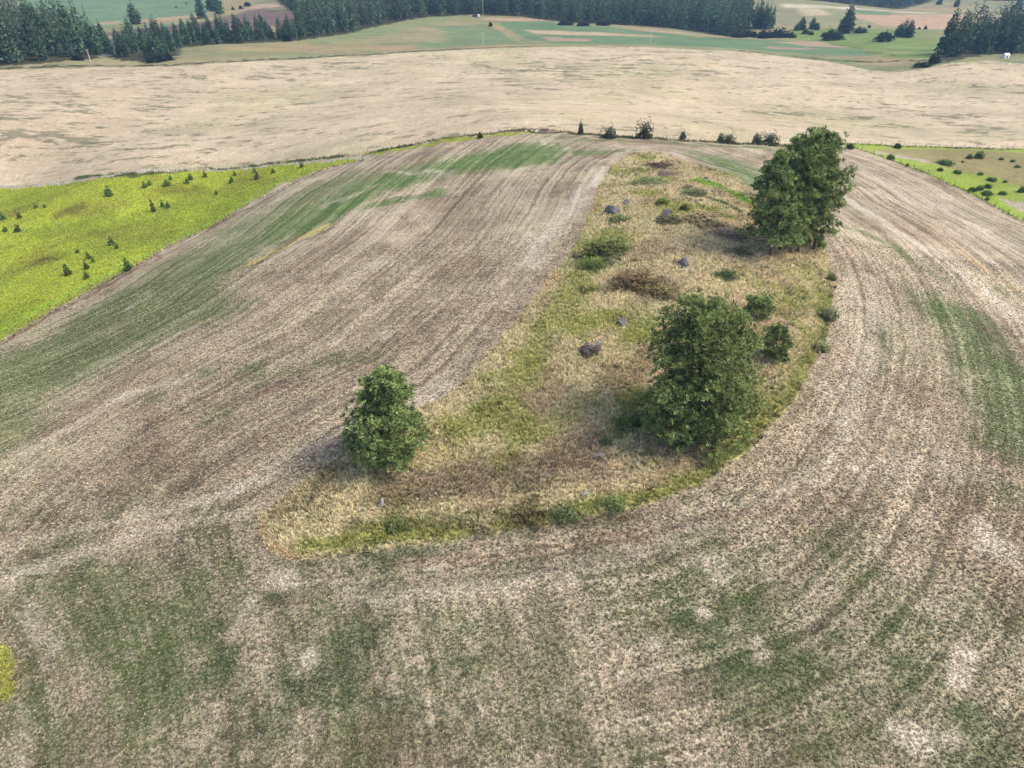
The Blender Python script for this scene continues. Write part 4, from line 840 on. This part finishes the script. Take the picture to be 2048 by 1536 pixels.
gv = np.array([(-w_/2-.2,-d_/2-.2,h_),(w_/2+.2,-d_/2-.2,h_),(w_/2+.2,d_/2+.2,h_),(-w_/2-.2,d_/2+.2,h_),(-w_/2-.2,0,h_*1.5),(w_/2+.2,0,h_*1.5)]); me = bpy.data.meshes.new('roof'); me.from_pydata(gv.tolist(), [], [(0,1,5,4),(3,4,5,2),(0,4,3),(1,2,5),(0,3,2,1)]); me.materials.append(WHITEM); child('roof', me, r)
child('door', npmesh('door', *box(0, -d_ / 2 - .03, h_ * .36, w_ * .3, .06, h_ * .72), DARKM), r)
b = at(950, 34); s = mpp(b); r = thing('shed', b, 'tiny dark shed at the forest edge on the hilltop, top centre', 'shed'); w_, d_, h_ = s * 9, s * 6, s * 3.4
child('wall', npmesh('wall', *box(0, 0, h_ / 2 - .2, w_, d_, h_ + .4), DARKM), r); child('roof', npmesh('roof', *box(0, 0, h_ + .15, w_ + .5, d_ + .5, .3), DARKM), r); child('door', npmesh('door', *box(w_ * .2, -d_ / 2 - .03, h_ * .4, w_ * .3, .06, h_ * .8), POSTM), r)
b = at(957.5, 35); r = thing('trailer', b, 'tiny white trailer parked right of the dark hilltop shed', 'trailer'); child('body', npmesh('body', *box(0, 0, 1.6, s * 4, 2.2, 2.2), WHITEM), r)
for x in (-.6, .6): child('wheel', npmesh('wheel', *tube([(x, -1.2, .38), (x, 1.2, .38)], [.38, .38], 12), DARKM), r)
def cow(px, py, label, rz):
    b = at(px, py); V = [(-.85,0,1.15),(-.3,0,1.12),(.5,0,1.2),(.95,0,1.45),(1.3,0,1.35),(1.55,0,1.15)]; E_ = [(0,1),(1,2),(2,3),(3,4),(4,5)]; R = [.32,.4,.36,.22,.18,.1]
    for x, i in ((-.8, 0), (.5, 2)):
        for y in (-.2, .2):
            n = len(V); V += [(x, y, .75), (x + .03, y, .4), (x, y, 0)]; E_ += [(i, n), (n, n + 1), (n + 1, n + 2)]; R += [.15, .09, .08]
    n = len(V); V += [(-1.15, 0, 1.1), (-1.22, 0, .5)]; E_ += [(0, n), (n, n + 1)]; R += [.06, .04]
    V += [(1.3, .25, 1.48), (1.3, -.25, 1.48)]; E_ += [(4, n + 2), (4, n + 3)]; R += [.05, .05]
    me = bpy.data.meshes.new('cow'); me.from_pydata(V, E_, []); o = link(bpy.data.objects.new('cow', me)); o.location = b; o.rotation_euler = (0, 0, rz)
    m = o.modifiers.new('skin', 'SKIN')
    for i, v in enumerate(me.skin_vertices[0].data): v.radius = (R[i], R[i]); v.use_root = i == 1
    o.modifiers.new('sub', 'SUBSURF').levels = 1; o.modifiers['sub'].render_levels = 1; me.materials.append(COWM); o.scale = (1.25,) * 3
    tag(o, label, 'cow', 'cattle in the far green field')
cow(353, 17, 'black cow in the far green field, the nearer of two', .3); cow(373, 9, 'black cow in the far green field, the farther of two', 2.8)

# ------------------------------------------------------------------ far trees
fm = [far_conifer_mesh('conifer', 1, w, l, p, s) for w, l, p, s in ((.32,16,12,1),(.27,18,11,2),(.36,15,13,3),(.24,19,10,4),(.40,14,13,5))]
rich = [far_conifer_mesh('crown', 1, w, l, p, s) for w, l, p, s in ((.38,26,22,11),(.32,28,20,12),(.44,24,24,13))]
ftr = npmesh('trunk', *tube([(0, 0, -.03), (0, 0, .4), (0, 0, .97)], [.014, .011, .003], 6), BARK)
def tree_at(x, y, h, wk, label, group, r, two=True, name='conifer'):
    z = zat(x, y)
    if two:
        o = thing(name, (x, y, z - .2), label, 'conifer', group, rz=r.uniform(0, 6)); c = child('crown', r.choice(rich), o); c.scale = (h * wk, h * wk, h); k = child('trunk', ftr, o); k.scale = (h, h, h)
    else:
        o = link(bpy.data.objects.new(name, r.choice(fm))); o.location = (x, y, z - .2); o.scale = (h * wk, h * wk, h); o.rotation_euler = (0, 0, r.uniform(0, 6)); tag(o, label, 'conifer', group)
    return o
rr = random.Random(3)
def lone(px, py, hpx, wpx_, label, group='single conifers beyond the fields'):
    b = at(px, py); h = hpx * mpp(b) * 1.15; tree_at(b[0], b[1], h, wpx_ * mpp(b) / h / .34, label, group, rr)
for q in [(203,104,40,17,'dark conifer at the right end of the upper left forest'),(212,98,36,15,'slim conifer in the gap between the two left woods'),(221,108,30,16,'short conifer at the left end of the gap between the woods'),(208,84,30,15,'conifer farther back in the gap between the woods'),(272,48,31,26,'lone round-crowned pine at the near edge of the far green field'),(404,37,36,17,'tall dark conifer left of the leaning pair near the top edge'),(438,28,38,16,'tall dark conifer cut by the top edge'),(424,22,26,16,'dark conifer behind the tall one cut by the top edge'),
          (1691,66,40,22,'tall dark conifer alone in the green hollow at the upper right'),(1681,62,18,12,'small conifer leaning on the tall lone one in the green hollow'),(1602,60,19,13,'dark conifer of a small pair in the green hollow'),(1593,61,12,11,'smaller dark conifer of the small pair in the green hollow'),(1624,58,18,12,'narrow conifer between the pair and the tall lone one'),(1633,60,11,10,'low conifer right of the narrow one in the green hollow'),
          (1797,73,20,18,'left tree of the dense dark trio in the hollow'),(1806,73,25,18,'tallest tree of the dense dark trio in the hollow'),(1816,75,25,16,'right tree of the dense dark trio in the hollow'),
          (1497,50,40,13,'dark spire-shaped conifer just right of the forest'),(1508,54,36,14,'left tree of the tight clump right of the forest'),(1516,56,40,14,'tallest tree of the tight clump right of the forest'),(1526,57,38,14,'middle tree of the tight clump right of the forest'),(1534,58,36,13,'second tree from the right of the tight clump right of the forest'),(1542,57,33,12,'rightmost dark tree of the tight clump right of the forest'),
          (1878,9,11,9,'small tree on the far bare hill, top right'),(1912,14,14,9,'taller tree on the far bare hill, top right'),(2034,18,24,14,'dark tree at the top right corner')]: lone(*q)
for q in [(1768,83,36,15,(40,56,36),'dome-shaped dark bush in the green hollow'),(1664,80,40,15,(44,58,42),'wide ragged dark bush below the tall lone conifer'),(1866,128,24,17,(44,54,40),'dark bush at the tip of the grove, nearest to the stubble field'),(1842,134,30,8,(56,64,46),'low dark scrub trailing off the tip of the grove'),
          (1500,74,30,10,(50,66,48),'low dark scrub at the right end of the forest'),(1530,76,36,13,(48,64,50),'dark scrub mound below the tight clump'),(1556,75,34,14,(44,60,50),'dark round scrub right of the tight clump'),(1578,75,24,8,(50,66,44),'small scrub at the end of the scrub row'),(1475,75,28,8,(50,62,48),'scrub at the foot of the forest edge'),
          (574,83,18,11,(40,52,50),'dark round bush at the edge of the left forest strip'),(312,125,34,16,(64,80,62),'pale grey-green bush at the corner of the left forest strip'),(335,121,22,12,(50,66,54),'dark bush at the corner of the left forest strip'),(157,120,30,9,(70,80,66),'low grey-green bush beside the left utility pole'),(1130,50,30,7,(56,68,52),'low scrub before the forest, right of centre'),(1165,52,26,7,(56,68,52),'low scrub before the forest, second of the row'),(1205,51,26,6,(58,70,52),'low scrub before the forest, third of the row'),(981,53,8,7,(48,58,40),'tiny dark bush beside the hilltop track'),
          (1647,74,12,7,(54,66,44),'small scrub left of the wide ragged bush'),(1610,68,16,8,(60,74,46),'low scrub below the small pair of conifers'),(1622,70,10,6,(60,74,46),'tiny scrub below the narrow conifer'),(1720,66,26,9,(62,70,56),'loose grey scrub right of the tall lone conifer'),(1702,60,14,6,(60,72,50),'small scrub behind the tall lone conifer'),(1738,56,6,5,(50,62,44),'tiny bush near the upper fence of the hollow'),(1838,59,5,4,(50,60,44),'tiny bush on the upper fence line of the hollow'),(1850,59,6,6,(50,60,44),'small bush on the upper fence line of the hollow'),
          (495,13,12,7,(54,66,46),'small bush on the bare bank near the top left'),(482,18,8,5,(54,66,46),'tiny bush on the bare bank near the top left'),(466,20,6,5,(54,66,46),'tinier bush on the bare bank near the top left')]:
    bush(q[0], q[1], q[2], q[3], q[4], q[5], group='bushes beyond the stubble field', kind='A', depth=q[2] * mpp(at(q[0], q[1])) * .6)
def jitter(poly, gap, seed):
    r = np.random.RandomState(seed); lo = poly.min(0); hi = poly.max(0); gx_, gy_ = np.meshgrid(np.arange(lo[0], hi[0], gap), np.arange(lo[1], hi[1], gap)); p = np.stack([gx_.ravel(), gy_.ravel()], 1) + r.uniform(-.45, .45, (gx_.size, 2)) * gap
    return p[inside(p[:, 0], p[:, 1], poly)]
def visible_x(p): return np.abs(p[:, 0]) < .80 * p[:, 1]
LEFTOVER = []
def plant(poly, gap, seed, hr, wk, what, zones, group, limit=300, two=False, hmod=None):
    """zones: (world x up to which it holds, phrase) from left to right"""
    p = jitter(poly, gap, seed); p = p[visible_x(p)]; d = seg_dist(p[:, 0], p[:, 1], poly, True); near_ = np.array([((np.abs(p[:, 0] - q[0]) < gap * .8) & (p[:, 1] < q[1])).sum() for q in p])
    o = np.argsort(near_ * 1000 + p[:, 1]); p = p[o]; near_ = near_[o]; r = random.Random(seed)
    for q, nr in zip(p[:limit], near_):
        f = r.uniform(0, 1); h = (hr[0] + (hr[1] - hr[0]) * f) * (hmod(q) if hmod else 1)
        row = 'in the front row' if nr == 0 else 'in the second row' if nr <= 1 else 'farther back'
        px = 1024 + F * q[0] / (q[1] * ct - (zat(*q) - H) * st); z_ = next(t for lim, t in zones if px < lim)
        tree_at(q[0], q[1], h, wk * r.uniform(.8, 1.2), ('short ' if f < .3 else 'tall ' if f > .72 else 'mid-sized ') + what + ' ' + row + ', ' + z_, group, r, two)
    LEFTOVER.append(p[limit:])
plant(FLEFT, 13, 4, (19, 29), 1.0, 'dark conifer', [(60, 'upper left forest by the picture edge'), (130, 'middle of the upper left forest'), (999, 'upper left forest beside the utility pole')], 'conifers of the upper left forest', 60, True, hmod=lambda q: 1.05 - .3 * min(max((q[0] + 330) / 110, 0), 1))
plant(FSTRIP, 12, 5, (9, 16), 1.1, 'conifer', [(290, 'left end of the wooded strip'), (350, 'wooded strip above the grey-green bush'), (430, 'wooded strip under the leaning pair'), (520, 'middle of the wooded strip'), (999, 'right end of the wooded strip')], 'conifers of the wooded strip', 75, True)
plant(GROVE, 11, 6, (17, 24), 1.0, 'dark conifer', [(1930, 'grove tip at the right'), (1990, 'grove left of the white shed'), (9999, 'grove behind the white shed')], 'conifers of the right grove', 36, True)
plant(FOREST, 10.5, 7, (22, 32), 1.0, 'blue-green conifer', [(700, 'forest edge at its left end'), (860, 'forest edge rising to the hilltop'), (1010, 'forest edge by the hilltop shed'), (1180, 'forest edge above the far green field'), (1350, 'forest edge behind the scrub row'), (9999, 'right end of the forest edge')], 'conifers at the front of the big forest', 110)
rest = np.vstack(LEFTOVER + [jitter(FRIDGE, 13, 8)]); rest = rest[visible_x(rest)]; print('forest rest', len(rest))
def forest(pts):
    r = np.random.RandomState(2); n = len(pts); me = bpy.data.meshes.new('forest'); me.vertices.add(n); z = hz(pts[:, 0], pts[:, 1]); me.vertices.foreach_set('co', np.stack([pts[:, 0], pts[:, 1], z], 1).astype(np.float32).ravel())
    h = r.uniform(19, 29, n); a_ = me.attributes.new('size', 'FLOAT_VECTOR', 'POINT'); w = h * r.uniform(.9, 1.3, n); a_.data.foreach_set('vector', np.stack([w, w, h], 1).astype(np.float32).ravel())
    ob = link(bpy.data.objects.new('forest', me)); tag(ob, 'mass of conifers behind the front trees of the big forest and on the far ridge', 'forest', kind='stuff')
    ng = bpy.data.node_groups.new('forest_scatter', 'GeometryNodeTree'); ng.interface.new_socket('Geometry', in_out='INPUT', socket_type='NodeSocketGeometry'); ng.interface.new_socket('Geometry', in_out='OUTPUT', socket_type='NodeSocketGeometry')
    nd = ng.nodes; lk = ng.links; gin = nd.new('NodeGroupInput'); gout = nd.new('NodeGroupOutput'); m2p = nd.new('GeometryNodeMeshToPoints'); lk.new(gin.outputs[0], m2p.inputs[0]); iop = nd.new('GeometryNodeInstanceOnPoints'); lk.new(m2p.outputs[0], iop.inputs['Points']); jg = nd.new('GeometryNodeJoinGeometry')
    for me_ in fm:
        oi = nd.new('GeometryNodeObjectInfo'); oi.inputs['Object'].default_value = bpy.data.objects.new('conifer_shape', me_); oi.inputs['As Instance'].default_value = True; lk.new(oi.outputs['Geometry'], jg.inputs[0])
    lk.new(jg.outputs[0], iop.inputs['Instance']); iop.inputs['Pick Instance'].default_value = True
    ri = nd.new('FunctionNodeRandomValue'); ri.data_type = 'INT'; ri.inputs[4].default_value = 0; ri.inputs[5].default_value = len(fm) - 1; lk.new(ri.outputs[2], iop.inputs['Instance Index'])
    a1 = nd.new('GeometryNodeInputNamedAttribute'); a1.data_type = 'FLOAT_VECTOR'; a1.inputs['Name'].default_value = 'size'; lk.new(a1.outputs[0], iop.inputs['Scale'])
    r2 = nd.new('FunctionNodeRandomValue'); r2.data_type = 'FLOAT'; r2.inputs[2].default_value = 0; r2.inputs[3].default_value = 6.28; cx = nd.new('ShaderNodeCombineXYZ'); lk.new(r2.outputs[1], cx.inputs[2]); lk.new(cx.outputs[0], iop.inputs['Rotation'])
    lk.new(iop.outputs[0], gout.inputs[0]); ob.modifiers.new('scatter', 'NODES').node_group = ng
forest(rest)

# ------------------------------------------------------------------ haze
zmin = float(Z.min()) - 1; xm = float(np.abs(X).max()) + 5; y0, y1 = ys[0] - 5, ys[-1] + 5
V, Fq = box(0, (y0 + y1) / 2, (zmin + H + 3) / 2, 2 * xm, y1 - y0, H + 3 - zmin)
hm = bpy.data.materials.new('haze'); hm.use_nodes = True; hn = hm.node_tree.nodes; hn.remove(hn['Principled BSDF'])
pv = hn.new('ShaderNodeVolumePrincipled'); pv.inputs['Density'].default_value = .00013; pv.inputs['Color'].default_value = (.36, .64, 1, 1); pv.inputs['Anisotropy'].default_value = .2
hm.node_tree.links.new(pv.outputs[0], hn['Material Output'].inputs['Volume'])
hz_o = link(bpy.data.objects.new('haze', npmesh('haze', V, Fq, hm))); tag(hz_o, kind='stuff'); hz_o['label'] = 'thin pale blue haze over the far fields and forest'; hz_o['category'] = 'haze'
print('objects', len(scene.objects))
print([o['label'] for o in scene.objects if 'label' in o and len(o['label'].split()) > 16])
